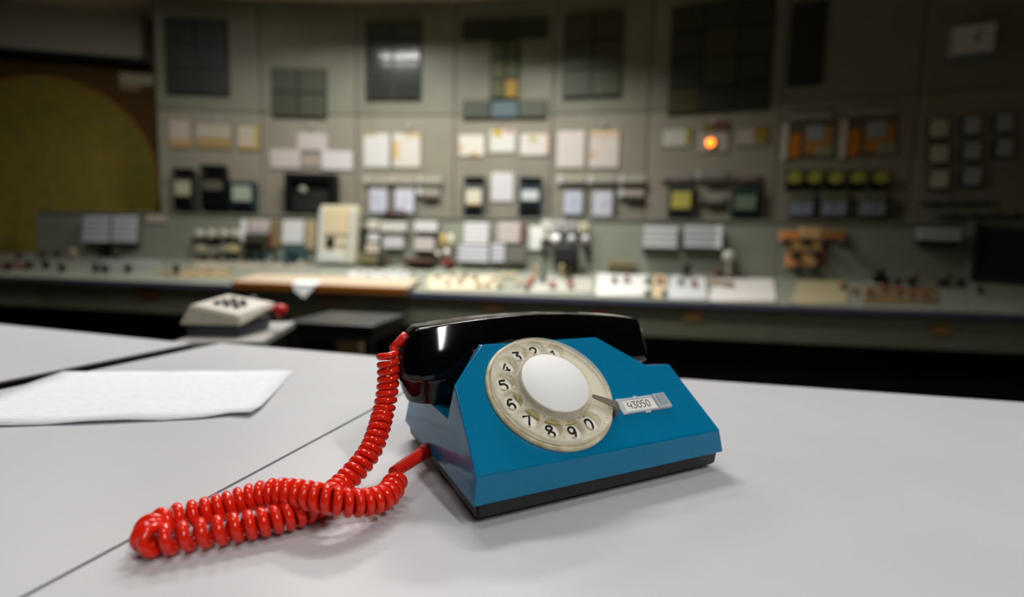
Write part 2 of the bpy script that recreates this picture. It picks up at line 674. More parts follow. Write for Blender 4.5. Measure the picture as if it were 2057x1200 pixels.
def section(v, thick):
    y2, z2 = fpt(v)
    y3 = y2 + thick
    y4 = max(0.0575, y3 + 0.001)
    return [(0, ZB), (YF, ZF), (y2, z2), (y3, z2 - 0.0006), (y4, 0.0466), (0.1500, 0.0452), (PD, 0.030), (PD + 0.002, ZB)]


XS = [(None, 1.0, 0.0016, 0), (0.0367, 1.5284, 0.006, 0), (0.1385, 1.5284, 0.006, 0), (0.1694, 1.0203, 0.005, 0), (None, 1.0, 0.0016, 1)]
bm = bmesh.new()
secs = []
for x, v, th, side in XS:
    ring = []
    for (y, z) in section(v, th):
        xx = x if x is not None else (inset(z) if side == 0 else PW - inset(z))
        ring.append(bm.verts.new((xx, y, z)))
    secs.append(ring)
for a, b in zip(secs[:-1], secs[1:]):
    for i in range(8):
        j = (i + 1) % 8
        bm.faces.new((a[i], b[i], b[j], a[j]))
for s_, fl in ((secs[0], False), (secs[-1], True)):
    # side faces as convex pieces around the cradle notch
    quads = [(0, 1, 2, 4), (2, 3, 4), (0, 4, 5, 6, 7)]
    for q in quads:
        vv = [s_[k] for k in q]
        bm.faces.new(vv if fl else list(reversed(vv)))
bmesh.ops.recalc_face_normals(bm, faces=bm.faces)
body = mesh_obj('body', bm, M_BLUE, phone)
bv = body.modifiers.new('bevel', 'BEVEL')
bv.width = 0.0009
bv.segments = 3
bv.limit_method = 'ANGLE'
bv.angle_limit = math.radians(14)
bv.harden_normals = False

# black base with lower lip, and feet
bm = bmesh.new()
i_ = 0.0025
lo = [(i_ + 0.001, i_ + 0.001), (PW - i_ - 0.001, i_ + 0.001), (PW - i_ - 0.001, PD - i_), (i_ + 0.001, PD - i_)]
hi = [(i_, i_), (PW - i_, i_), (PW - i_, PD - i_ + 0.001), (i_, PD - i_ + 0.001)]
vl = [bm.verts.new((x, y, 0.0033)) for x, y in lo]
vh = [bm.verts.new((x, y, ZB + 0.0008)) for x, y in hi]
bm.faces.new(list(reversed(vl)))
bm.faces.new(vh)
for k in range(4):
    l = (k + 1) % 4
    bm.faces.new((vl[k], vl[l], vh[l], vh[k]))
bmesh.ops.bevel(bm, geom=list(bm.edges), offset=0.0015, segments=2, affect='EDGES')
mesh_obj('base', bm, M_BASE, phone)
for fx, fy in ((0.022, 0.024), (PW - 0.022, 0.024), (0.022, PD - 0.024), (PW - 0.022, PD - 0.024)):
    bm = bmesh.new()
    bm_cyl(bm, 0.008, 0.0075, 0.0034, 20, Matrix.Translation((fx, fy, 0)))
    mesh_obj('rubber_foot', bm, M_BASE, phone)
# cradle button beside the raised dial block
bm = bmesh.new()
lathe(bm, [(0.0035, 0), (0.0035, 0.036), (0.0028, 0.0385), (0.0, 0.0395)], 20, Matrix.Translation((0.0345, 0.0875, 0.0465)))
mesh_obj('cradle_button', bm, mat('brown_clear_button', (70, 40, 36), 0.15), phone, smooth=True)

# ---- dial
dv = Vector((0, YC - YF, ZC - ZF)).normalized()
nv = Vector((0, -dv.z, dv.y))
dc = Vector((0.0733, YF + (YC - YF) * 0.7961, ZF + (ZC - ZF) * 0.7961))
DM = Matrix((Vector((1, 0, 0)), dv, nv)).transposed().to_4x4()
DM.translation = dc
bm = bmesh.new()
lathe(bm, [(0.0, 0.0), (0.0440, 0.0), (0.0440, 0.0019), (0.0, 0.0019)], 72)
dial = mesh_obj('dial', bm, M_PLATE, phone)
dial.matrix_local = DM
bm = bmesh.new()
lathe(bm, [(0.0438, -0.0004), (0.0470, -0.0004), (0.0470, 0.0012), (0.0462, 0.0026), (0.0448, 0.0030), (0.0438, 0.0026)], 96, closed=True)
mesh_obj('bezel_ring', bm, M_BEZEL, dial, smooth=True)
DIGITS = {
    '1': [[(0.25, 0.75), (0.6, 1.0), (0.6, 0.0)]],
    '2': [[(0.08, 0.75), (0.3, 0.99), (0.7, 0.98), (0.88, 0.72), (0.62, 0.4), (0.1, 0.02)], [(0.1, 0.02), (0.92, 0.02)]],
    '3': [[(0.1, 0.98), (0.88, 0.98)], [(0.88, 0.98), (0.48, 0.6)], [(0.48, 0.6), (0.85, 0.5), (0.88, 0.18), (0.5, 0.0), (0.08, 0.14)]],
    '4': [[(0.62, 1.0), (0.05, 0.3), (0.95, 0.3)], [(0.68, 0.62), (0.68, 0.0)]],
    '5': [[(0.85, 0.98), (0.22, 0.98), (0.14, 0.58)], [(0.14, 0.58), (0.55, 0.64), (0.88, 0.42), (0.8, 0.1), (0.42, 0.0), (0.06, 0.12)]],
    '6': [[(0.8, 0.95), (0.4, 0.95), (0.12, 0.5), (0.2, 0.1), (0.55, 0.0), (0.86, 0.2), (0.78, 0.5), (0.45, 0.58), (0.14, 0.36)]],
    '7': [[(0.08, 0.98), (0.9, 0.98), (0.4, 0.0)]],
    '8': [[(0.5, 0.55), (0.18, 0.75), (0.3, 0.98), (0.7, 0.98), (0.82, 0.75), (0.5, 0.55), (0.12, 0.28), (0.3, 0.01), (0.7, 0.01), (0.88, 0.28), (0.5, 0.55)]],
    '9': [[(0.2, 0.05), (0.6, 0.05), (0.88, 0.5), (0.8, 0.9), (0.45, 1.0), (0.14, 0.8), (0.22, 0.5), (0.55, 0.42), (0.86, 0.64)]],
    '0': [[(0.5, 1.0), (0.15, 0.8), (0.12, 0.25), (0.5, 0.0), (0.85, 0.25), (0.85, 0.78), (0.5, 1.0)]],
}
HOLES = [math.radians(62.5 + 26.1 * k) for k in range(10)]
RH, HR = 0.0346, 0.0071
for k, a in enumerate(HOLES):
    ch = '1234567890'[k]
    bm = bmesh.new()
    for st_ in DIGITS[ch]:
        ps = catmull(st_, 8) if len(st_) > 3 else st_
        tube(bm, [Vector((0.0346 * math.cos(a) + (x - 0.5) * 0.0062, 0.0346 * math.sin(a) + (y - 0.5) * 0.0082, 0.0019)) for x, y in ps], 0.00078, 8)
    mesh_obj('digit', bm, M_INK, dial, smooth=True)
circ = lambda cx, cy, r, n=48: [(cx + r * math.cos(2 * math.pi * i / n), cy + r * math.sin(2 * math.pi * i / n)) for i in range(n)]
wheel = curve_fill('finger_wheel', M_CLEAR, dial, [circ(0, 0, 0.0436, 120)] + [circ(RH * math.cos(a), RH * math.sin(a), HR) for a in HOLES], 0.0004, 0.0007, Matrix.Translation((0, 0, 0.0062)))
for k, a in enumerate(HOLES):       # raised lip round each finger hole
    bm = bmesh.new()
    lathe(bm, [(HR - 0.0002, -0.0036), (HR - 0.0009, -0.0004), (HR - 0.0002, 0.0008), (HR + 0.0006, 0.0011), (HR + 0.0012, 0.0004), (HR + 0.0008, -0.0036)], 28, Matrix.Translation((RH * math.cos(a), RH * math.sin(a), 0.0066)), closed=True)
    mesh_obj('hole_lip', bm, M_CLEAR, dial, smooth=True)
bm = bmesh.new()
lathe(bm, [(0.0425, 0.0040), (0.0438, 0.0036), (0.0446, 0.0050), (0.0446, 0.0066), (0.0438, 0.0078), (0.0425, 0.0074)], 96, closed=True)
mesh_obj('wheel_rim', bm, M_CLEAR, dial, smooth=True)
bm = bmesh.new()
lathe(bm, [(0.0245, 0.0060), (0.0285, 0.0064), (0.0276, 0.0090), (0.0262, 0.0112), (0.0250, 0.0120), (0.0243, 0.0117)], 72, closed=True)
mesh_obj('hub_ring', bm, M_CLEAR, dial, smooth=True)
bm = bmesh.new()
lathe(bm, [(0.0, 0.0100), (0.0244, 0.0100), (0.0244, 0.0113), (0.0240, 0.0117), (0.0, 0.0118)], 72)
mesh_obj('centre_card', bm, M_CARD, dial, smooth=True)
bm = bmesh.new()
lathe(bm, [(0.0, 0.0019), (0.0255, 0.0019), (0.0245, 0.0062), (0.0243, 0.0100), (0.0, 0.0100)], 60)
mesh_obj('hub', bm, mat('aged_hub_plastic', (196, 182, 140), 0.5, vary=0.3, scale=200), dial, smooth=True)
# cream gear pieces seen through the wheel
for a0, a1 in ((-150, -128), (-122, -75), (-60, -38), (-185, -168)):
    bm = bmesh.new()
    n = 8
    pr = [(0.0258, 0.0020), (0.0292, 0.0020), (0.0292, 0.0042), (0.0258, 0.0046)]
    rings = []
    for i in range(n + 1):
        a = math.radians(a0 + (a1 - a0) * i / n)
        rings.append([bm.verts.new((r * math.cos(a), r * math.sin(a), z)) for r, z in pr])
    for p, q in zip(rings[:-1], rings[1:]):
        for k in range(4):
            l = (k + 1) % 4
            bm.faces.new((p[k], p[l], q[l], q[k]))
    bm.faces.new(list(reversed(rings[0])))
    bm.faces.new(rings[-1])
    bmesh.ops.recalc_face_normals(bm, faces=bm.faces)
    mesh_obj('contact_strip', bm, mat('yellowed_cream_strip', (224, 210, 150), 0.5), dial)
# bent steel finger stop
sa = math.radians(-31)
er, et = Vector((math.cos(sa), math.sin(sa), 0)), Vector((-math.sin(sa), math.cos(sa), 0))
prof = [(0.0275, 0.0102, 0.0010), (0.0300, 0.0100, 0.0016), (0.0380, 0.0098, 0.0024), (0.0455, 0.0095, 0.0030), (0.0478, 0.0080, 0.0032), (0.0481, 0.0040, 0.0040), (0.0481, 0.0002, 0.0042)]
bm = bmesh.new()
lay = []
for (r, h, hw) in prof:
    steep = h < 0.009
    nn = er if steep else Vector((0, 0, 1))
    c = er * r + Vector((0, 0, h))
    th = nn * 0.0005
    lay.append([bm.verts.new(c - et * hw + th), bm.verts.new(c + et * hw + th), bm.verts.new(c + et * hw - th), bm.verts.new(c - et * hw - th)])
for p, q in zip(lay[:-1], lay[1:]):
    for k in range(4):
        l = (k + 1) % 4
        bm.faces.new((p[k], p[l], q[l], q[k]))
bm.faces.new(lay[0])
bm.faces.new(list(reversed(lay[-1])))
bmesh.ops.recalc_face_normals(bm, faces=bm.faces)
tag(mesh_obj('finger_stop', bm, M_STOP, dial), 'bent steel finger stop')

# ---- number label holder
LM = Matrix((Vector((1, 0, 0)), dv, nv)).transposed().to_4x4()
LM.translation = dc + Vector((1, 0, 0)) * 0.0703 - dv * 0.0207
bm = bmesh.new()
bm_box(bm, -0.0226, 0.0226, -0.0062, 0.0062, 0.0, 0.0008, 0.0002)
hold = mesh_obj('label_holder', bm, M_CLEAR2, phone)
hold.matrix_local = LM
bm = bmesh.new()
bm_box(bm, -0.0180, 0.0105, -0.0044, 0.0046, 0.0009, 0.0012)
mesh_obj('paper_label', bm, mat('label_paper', (226, 224, 218), 0.7), hold)
for nm, x0, x1, y0, y1, z1 in (('edge_rail', -0.0226, 0.0105, 0.0048, 0.0062, 0.0020), ('edge_rail', -0.0226, 0.0105, -0.0062, -0.0047, 0.0024), ('end_rail', -0.0226, -0.0185, -0.0066, 0.0066, 0.0018), ('end_cover', 0.0110, 0.0226, -0.0062, 0.0062, 0.0030), ('clip_tab', -0.006, -0.003, 0.0062, 0.0075, 0.0016), ('clip_tab', -0.003, 0.002, -0.0078, -0.0062, 0.0018)):
    bm = bmesh.new()
    bm_box(bm, x0, x1, y0, y1, 0.0008, z1, 0.0003)
    mesh_obj(nm, bm, M_CLEAR2, hold)
bm = bmesh.new()
bm_box(bm, 0.0132, 0.0212, -0.0036, 0.0052, 0.0031, 0.0034)
mesh_obj('cover_insert', bm, mat('grey_cover_insert', (150, 160, 170), 0.3), hold)
# handwritten 43050
STROKES = {
    '4': [[(0.15, 1.0), (0.0, 0.45), (0.62, 0.38)], [(0.6, 0.75), (0.55, 0.0)]],
    '3': [[(0.05, 0.95), (0.6, 0.95), (0.3, 0.58), (0.62, 0.32), (0.35, 0.0), (0.0, 0.12)]],
    '0': [[(0.3, 1.0), (0.05, 0.7), (0.1, 0.15), (0.35, 0.0), (0.6, 0.3), (0.55, 0.8), (0.3, 1.0)]],
    '5': [[(0.6, 0.98), (0.12, 0.95), (0.1, 0.58), (0.5, 0.55), (0.55, 0.2), (0.25, 0.0), (0.0, 0.08)]],
}
for k, ch in enumerate('43050'):
    bm = bmesh.new()
    for st in STROKES[ch]:
        pts = catmull([(x, y) for x, y in st], 6)
        tube(bm, [Vector((-0.0145 + k * 0.0042 + x * 0.0050, -0.0026 + y * 0.0056, 0.00125)) for x, y in pts], 0.0003, 5)
    mesh_obj('handwritten_digit', bm, M_PENCIL, hold)

# ---- handset
HX, HY = 0.094, 0.106
HS = [(0.0, .1085, .0830, .0105, .0145), (.026, .1080, .0820, .0105, .0148), (.040, .1072, .0765, .0108, .0185), (.050, .1066, .0690, .0112, .0225), (.060, .1058, .0658, .0116, .0248), (.074, .1046, .0652, .0120, .0258), (.0855, .1034, .0652, .0120, .0260), (.1000, .1016, .0652, .0118, .0246), (.1075, .0930, .0655, .0100, .0195), (.1115, .0840, .0668, .0080, .0140)]
full = [(-d, *r) for d, *r in reversed(HS)] + [(d, *r) for d, *r in HS[1:]]
bm = bmesh.new()
rings = []
for dx, zt, zb_, wt, wb in full:
    zm = zb_ + (zt - zb_) * 0.22
    pts = [(-wt, zt), (wt, zt), (wb * 0.98, zm), (wb, zb_ + 0.0006), (wb * 0.85, zb_), (-wb * 0.85, zb_), (-wb, zb_ + 0.0006), (-wb * 0.98, zm)]
    rings.append([bm.verts.new((HX + dx, HY + y, z)) for y, z in pts])
for p, q in zip(rings[:-1], rings[1:]):
    for k in range(8):
        l = (k + 1) % 8
        bm.faces.new((p[k], p[l], q[l], q[k]))
bm.faces.new(list(reversed(rings[0])))
bm.faces.new(rings[-1])
bmesh.ops.recalc_face_normals(bm, faces=bm.faces)
hs = mesh_obj('handset', bm, M_HAND, phone)
cr = []
me = hs.data
b2 = bmesh.new()
b2.from_mesh(me)
b2.to_mesh(me)
b2.free()
ml = hs.modifiers.new('bevel', 'BEVEL')
ml.width = 0.0022
ml.segments = 3
ml.limit_method = 'ANGLE'
ml.angle_limit = math.radians(24)
for p in me.polygons:
    p.use_smooth = True
tag(hs, 'glossy black handset')
for sgn, nm in ((-1, 'ear_cap'), (1, 'mouth_cap')):
    bm = bmesh.new()
    cx = HX + sgn * 0.0800
    lathe(bm, [(0.0, 0.0468), (0.0185, 0.0468), (0.0205, 0.0474), (0.0228, 0.0530), (0.0252, 0.0625), (0.0262, 0.0650), (0.0262, 0.0664), (0.0235, 0.0670), (0.0, 0.0670)], 56)
    bmesh.ops.scale(bm, vec=(1.22, 1, 1), verts=bm.verts)
    bmesh.ops.translate(bm, vec=(cx, HY, 0), verts=bm.verts)
    c_ = mesh_obj(nm, bm, M_HAND, hs)
    smooth_angle(c_, 40)


# ---- red coiled cord with its two strain reliefs
def L2W(x, y, z):
    return PHM @ Vector((x, y, z))


def on_local_y(px, py, yv):
    o_ = PHI @ CAMP
    q = (PHI.to_3x3() @ ray(px, py))
    t = (yv - o_.y) / q.y
    return CAMP + ray(px, py) * t


hz = lambda px, py, h: at_z(px, py, TABLE + h)
boot_in = L2W(-0.0005, 0.090, 0.0125)
boot_out = at_z(790, 950, TABLE + 0.0135)
bm = bmesh.new()
bd = (boot_out - boot_in)
tube(bm, [boot_in - bd.normalized() * 0.003, boot_in, boot_in + bd * 0.18, boot_in + bd * 0.181, boot_in + bd * 0.7, boot_out], [0.0053, 0.0056, 0.0053, 0.0048, 0.0043, 0.0038], 20)
boot = mesh_obj('strain_relief', bm, mat('red_boot_rubber', (206, 34, 18), 0.35), phone, mw=Matrix())
smooth_angle(boot, 30)
hand_in = L2W(-0.0145, 0.106, 0.0925)
hand_out = on_local_y(786, 701, 0.1045)
bm = bmesh.new()
hd = hand_out - hand_in
tube(bm, [hand_in - hd.normalized() * 0.004, hand_in, hand_in + hd * 0.5, hand_out], [0.0040, 0.0038, 0.0030, 0.0024], 16)
mesh_obj('strain_relief', bm, bpy.data.materials['red_boot_rubber'], phone, smooth=True, mw=Matrix())

# centre line of the coil: position + pitch
PATH = []


def add(p, pitch):
    PATH.append((p.x, p.y, p.z, pitch))


for px, py, yv, pit in ((779, 709, 0.104, .0062), (779, 722, 0.104, .0058), (780, 745, 0.104, .0056), (779, 775, 0.104, .0055), (775, 805, 0.102, .0055), (768, 835, 0.098, .0055), (761, 862, 0.090, .0055)):
    add(on_local_y(px, py, yv), pit)
for px, py, yw, pit in ((748, 898, .3175, .0055), (730, 927, .3080, .0056)):
    add(at_y(px, py, yw), pit)
for px, py, h, pit in ((706, 955, .0135, .0054), (680, 981, .0092, .0054), (650, 1006, .0084, .0052), (610, 1028, .0084, .0050), (560, 1043, .0084, .0058), (500, 1055, .0084, .0066), (440, 1066, .0084, .0074), (380, 1076, .0084, .0078), (335, 1084, .0084, .0072), (308, 1085, .0086, .0060),
                       (299, 1071, .0090, .0056), (316, 1055, .0092, .0060), (352, 1042, .0094, .0068), (400, 1031, .0098, .0060), (450, 1018, .0108, .0056), (500, 1001, .0132, .0058), (550, 990, .0162, .0066), (600, 993, .0188, .0062), (650, 1002, .0190, .0056), (695, 1010, .0160, .0054), (735, 1010, .0130, .0054), (768, 1001, .0110, .0060), (788, 982, .0105, .0072), (794, 966, .0115, .0080)):
    add(hz(px, py, h), pit)
line = catmull(PATH, 40)
# resample with phase
R_COIL, R_WIRE = 0.0056, 0.00258
pts = [Vector(q[:3]) for q in line]
ph = 0.0
coil = [hand_out + (pts[0] - hand_out) * 0.0]
t0 = (pts[1] - pts[0]).normalized()
nrm = t0.cross(Vector((0, 1, 0))).normalized()
samples = []
PER = 18
for i in range(len(pts) - 1):
    a, b = pts[i], pts[i + 1]
    seg = (b - a).length
    pit = line[i][3]
    dph = seg / pit * 2 * math.pi
    ns = max(1, int(math.ceil(dph / (2 * math.pi / PER))))
    for k in range(ns):
        f = k / ns
        p = a.lerp(b, f)
        t = (pts[min(i + 2, len(pts) - 1)] - pts[max(i - 1, 0)]).normalized()
        nrm = (nrm - t * nrm.dot(t)).normalized()
        bn = t.cross(nrm)
        th = ph + dph * f
        q = p + (nrm * math.cos(th) + bn * math.sin(th)) * R_COIL
        if q.z < TABLE + R_WIRE:
            q.z = TABLE + R_WIRE
        samples.append(q)
    ph += dph
cpts = [hand_out - hd.normalized() * 0.002, hand_out.lerp(samples[0], 0.5)] + samples + [samples[-1].lerp(boot_out, 0.5), boot_out - (boot_out - boot_in).normalized() * 0.003]
bm = bmesh.new()
tube(bm, cpts, R_WIRE, 9)
cord = mesh_obj('coiled_cord', bm, M_RED, phone, smooth=True, mw=Matrix())
tag(cord, 'glossy red coiled cord')

# ------------------------------------------------------------------ pale desk set on a board behind the desks
M_SETW = mat('aged_white_plastic', (188, 182, 166), 0.45, vary=0.1, scale=30)
M_SETB = mat('blue_grey_base', (72, 76, 86), 0.5)
ZBRD = TABLE - 0.014
# low dark side table carrying the pale board
cnr = at_z(527, 686, ZBRD)
ux = (at_z(556, 657, ZBRD) - cnr).normalized()          # right edge direction, going back
ux = (ux + Vector((0.05, 0.3, 0))).normalized()
uy = Vector((-ux.y, ux.x, 0))                            # to the left
BM_ = Matrix((uy * -1, ux, Vector((0, 0, 1)))).transposed().to_4x4()
BM_.translation = Vector((cnr.x, cnr.y, 0))
st = empty('side_table', BM_, 'low side table with pale grey top and dark frame behind the near desks', 'table')
box('table_top', mat('pale_board', (158, 156, 150), 0.5, vary=0.05), st, -0.15, 0, 0, 0.26, ZBRD - 0.014, ZBRD, 0.002)
box('frame_rail', M_DARK, st, -0.135, -0.015, 0.015, 0.245, ZBRD - 0.050, ZBRD - 0.0145, 0.002)
for lx, ly in ((-0.12, 0.03), (-0.03, 0.03), (-0.12, 0.23), (-0.03, 0.23)):
    box('leg', M_DARK, st, lx - 0.012, lx + 0.012, ly - 0.012, ly + 0.012, 0, ZBRD - 0.0505)
# desk set
c0 = at_z(487, 679, ZBRD)
yaw = math.radians(24)
DS = Matrix.Translation((c0.x, c0.y, ZBRD)) @ Matrix.Rotation(math.radians(2), 4, 'Z')
ds = empty('desk_telephone', DS, 'pale grey desk telephone set with red side knob standing on the side table', 'telephone')
SW, SD = 0.112, 0.13
bm = bmesh.new()
bmv = []
for x, y, z in ((-SW + .006, .006, .0), (-.006, .006, .0), (-.006, SD - .006, .0), (-SW + .006, SD - .006, .0), (-SW + .004, .004, .026), (-.012, .004, .026), (-.004, SD - .004, .026), (-SW + .004, SD - .004, .026)):
    bmv.append(bm.verts.new((x, y, z)))
for f in ((3, 2, 1, 0), (4, 5, 6, 7), (0, 1, 5, 4), (1, 2, 6, 5), (2, 3, 7, 6), (3, 0, 4, 7)):
    bm.faces.new([bmv[k] for k in f])
mesh_obj('base', bm, M_SETB, ds)
bm = bmesh.new()
bmv = []
for x, y, z in ((-SW - .004, -.004, .022), (0, -.004, .022), (.012, SD, .046), (-SW - .004, SD, .028), (-SW + .008, .012, .060), (-.010, .004, .042), (.010, SD - .008, .056), (-SW + .022, SD - .010, .072)):
    bmv.append(bm.verts.new((x, y, z)))
for f in ((3, 2, 1, 0), (4, 5, 6, 7), (0, 1, 5, 4), (1, 2, 6, 5), (2, 3, 7, 6), (3, 0, 4, 7)):
    bm.faces.new([bmv[k] for k in f])
bmesh.ops.recalc_face_normals(bm, faces=bm.faces)
bmesh.ops.bevel(bm, geom=list(bm.edges), offset=0.003, segments=2, affect='EDGES')
shell = mesh_obj('shell', bm, M_SETW, ds)
for gx, gy in [(-.070, .045), (-.052, .046), (-.034, .047), (-.066, .065), (-.048, .066), (-.030, .067), (-.060, .085), (-.042, .086)]:
    zt = 0.0585 - 0.17 * (gx + 0.104) + 0.10 * gy
    bm = bmesh.new()
    bm_cyl(bm, 0.0065, 0.006, 0.010, 12, Matrix.Translation((gx, gy, zt - 0.002)))
    mesh_obj('push_button', bm, mat('grey_button', (96, 98, 104), 0.5) if 'grey_button' not in bpy.data.materials else bpy.data.materials['grey_button'], ds)
bm = bmesh.new()
lathe(bm, [(0.0, -.004), (0.011, 0.0), (0.014, 0.010), (0.012, 0.020), (0.0, 0.024)], 20, Matrix.Translation((.018, SD - .030, .042)) @ Matrix.Rotation(math.radians(95), 4, 'Y'))
tag(mesh_obj('side_knob', bm, mat('red_knob', (200, 24, 16), 0.35), ds, smooth=True), 'round red knob')

# dark stool behind the desks
sp = at_y(660, 650, 1.34)
s_ = empty('stool', Matrix.Translation((sp.x, sp.y, 0)) @ Matrix.Rotation(-0.12, 4, 'Z'), 'dark metal stool with a flat seat behind the near desks', 'stool')
zs = sp.z
box('seat', mat('worn_dark_seat', (24, 24, 22), 0.35), s_, -0.13, 0.13, 0, 0.26, zs - 0.02, zs, 0.004)
box('seat_frame', M_DARK, s_, -0.12, 0.12, 0.01, 0.25, zs - 0.05, zs - 0.0205)
box('stretcher', M_DARK, s_, -0.115, 0.115, 0.02, 0.035, zs - 0.16, zs - 0.14)
for lx, ly in ((-.11, .02), (.11, .02), (-.11, .24), (.11, .24)):
    box('leg', M_DARK, s_, lx - .011, lx + .011, ly - .011, ly + .011, 0, zs - 0.0505)

# brown carton standing on the floor behind the stool
cp = at_y(694, 678, 1.72)
e = empty('carton', Matrix.Translation((cp.x, cp.y, 0)), 'tall brown cardboard carton on the floor behind the dark stool', 'box')
box('box_body', mat('brown_cardboard', (118, 98, 62), 0.8, vary=0.1), e, -0.05, 0.05, 0, 0.12, 0, cp.z - 0.002)
for s__ in (-1, 1):
    box('flap', bpy.data.materials['brown_cardboard'], e, min(0, s__ * 0.05), max(0, s__ * 0.05), 0, 0.12, cp.z - 0.0015, cp.z)

# ------------------------------------------------------------------ control console
ZFR, ZBK, ZTP = CAMZ - 0.25, CAMZ - 0.115, CAMZ + 0.272
# pixel column, front depth, back depth
CST = [(-260, 3.70, 4.28), (75, 3.56, 4.38), (335, 3.38, 4.22), (640, 3.21, 4.06), (830, 3.12, 3.95), (1190, 2.96, 3.67), (1560, 2.81, 3.42), (1945, 2.67, 3.19), (2300, 2.55, 2.90)]
UL = ['console unit with knob rows below the round core display', 'console unit with the pair of lined display boards on its back panel', 'console unit with four round meters and hanging papers', 'console unit with the tall cream cabinet and wooden writing board', 'console unit with stacked recorders and cream push buttons', 'console unit with white desk plates and two lined list boards', 'console unit with the orange mimic tiles on its back panel', 'console unit with dark ladder rack, unlit']
FP, BP, TP = [], [], []
for px, df, db in CST:
    f = at_y(px, 600, df)
    b = at_y(px, 540, db - 0.05)
    t = at_y(px, 440, db)
    f.z, b.z, t.z = ZFR, ZBK, ZTP
    # units run square to the desk edge: the back follows the front corner, widened a little
    FP.append(f)
    BP.append(b)
    TP.append(t)
UN = []


def slab(name, material, parent, q, d):
    bm = bmesh.new()
    prism(bm, q, d)
    return mesh_obj(name, bm, material, parent)


for i in range(len(CST) - 1):
    f0, f1, b0, b1, t0_, t1_ = FP[i], FP[i + 1], BP[i], BP[i + 1], TP[i], TP[i + 1]
    dpl = Pl(FP[i], FP[i + 1] - FP[i], (BP[i] + BP[i + 1]) - (FP[i] + FP[i + 1]))
    b0, b1 = dpl.flat(b0), dpl.flat(b1)
    bpl = Pl(b0, b1 - b0, (TP[i] + TP[i + 1]) - (BP[i] + BP[i + 1]))
    t0_, t1_ = bpl.flat(t0_), bpl.flat(t1_)
    dpl.umin, dpl.umax = 0.004, min((p - FP[i]).dot(dpl.U) for p in (b0, b1)) - 0.004
    bpl.umin = 0.004
    org = Vector((f0.x, f0.y, 0))
    e = empty('console_unit', Matrix.Translation(org), UL[i], 'console', 'control console units')
    g = (f1 - f0).normalized() * 0.002
    f0, f1, b0, b1, t0_, t1_ = f0 - org + g, f1 - org - g, b0 - org + g, b1 - org - g, t0_ - org + g, t1_ - org - g
    dn = Vector((0, 0, -0.025))
    bk = Vector((0, 0.05, 0))
    slab('desk_top', M_CONS, e, [f0, f1, b1, b0], dpl.Y * 0.025)
    slab('edge_trim', M_TRIM, e, [f0 + Vector((0, -0.012, 0.002)), f1 + Vector((0, -0.012, 0.002)), f1 + Vector((0, -0.0005, 0.002)), f0 + Vector((0, -0.0005, 0.002))], Vector((0, 0, -0.03)))
    r_ = Vector((0, 0.03, 0))
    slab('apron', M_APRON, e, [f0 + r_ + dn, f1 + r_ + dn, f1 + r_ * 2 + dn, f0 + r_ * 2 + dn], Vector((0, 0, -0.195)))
    r2 = Vector((0, 0.42, 0))
    pz = Vector((0, 0, -ZFR))
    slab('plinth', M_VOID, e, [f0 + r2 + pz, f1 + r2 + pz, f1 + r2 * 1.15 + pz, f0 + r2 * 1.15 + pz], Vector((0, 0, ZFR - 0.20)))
    if i > 0:
        slab('back_panel', M_CONS, e, [b0, b1, t1_, t0_], bpl.Y * 0.05)
        slab('top_ledge', M_CONS, e, [t0_ + Vector((0, -0.012, 0.001)), t1_ + Vector((0, -0.012, 0.001)), t1_ + Vector((0, 0.055, 0.001)), t0_ + Vector((0, 0.055, 0.001))], Vector((0, 0, 0.014)))
    UN.append((CST[i][0], CST[i + 1][0], dpl, bpl, Pl(FP[i] + Vector((0, 0.03, 0)), FP[i + 1] - FP[i], (0, 0, 1)), e))


def cun(px):
    for u in UN:
        if u[0] <= px < u[1]:
            return u
    return UN[-1]


desk_pl = lambda px: cun(px)[2]
back_pl = lambda px: cun(px)[3]
apron_pl = lambda px: cun(px)[4]

# ------------------------------------------------------------------ instrument builders
ORD = ['first', 'second', 'third', 'fourth', 'fifth', 'sixth', 'seventh', 'eighth', 'ninth', 'tenth', 'eleventh', 'twelfth']
_pm = {}


def PAP(rgb, ink=(120, 110, 90), rows=28.0, amt=0.3):
    k = (rgb, ink, rows, amt)
    if k not in _pm:
        _pm[k] = paper_mat('card_print_%d_%d_%d' % rgb, rgb, ink, rows, amt, 2)
    return _pm[k]


def mid(R):
    return (R[0] + R[2]) / 2


def card(R, label, rgb=(214, 210, 202), stain=None, group='instruction cards on the panel wall', pl=None, name='instruction_card', backing=(120, 116, 102), cat='card', frame=True):
    """printed card held in a thin frame plate; stain = list of (x0,z0,x1,z1 fractions, rgb) of tape or coloured slips"""
    pl = pl or wfac(mid(R))
    e, w_, h_ = pl.thing(R, name, label, cat, group)
    if frame:
        box('backing_plate', M(backing), e, -w_ / 2 - 0.008, w_ / 2 + 0.008, -0.008, 0, -0.008, h_ + 0.008, 0.002)
    box('printed_sheet', PAP(rgb), e, -w_ / 2, w_ / 2, -0.012, -0.0085 if frame else -0.001, 0, h_)
    for (a, b, c, d, col) in (stain or []):
        box('colour_slip', M(col), e, (a - 0.5) * w_, (c - 0.5) * w_, -0.015, -0.0125, b * h_, d * h_)
    return e, w_, h_


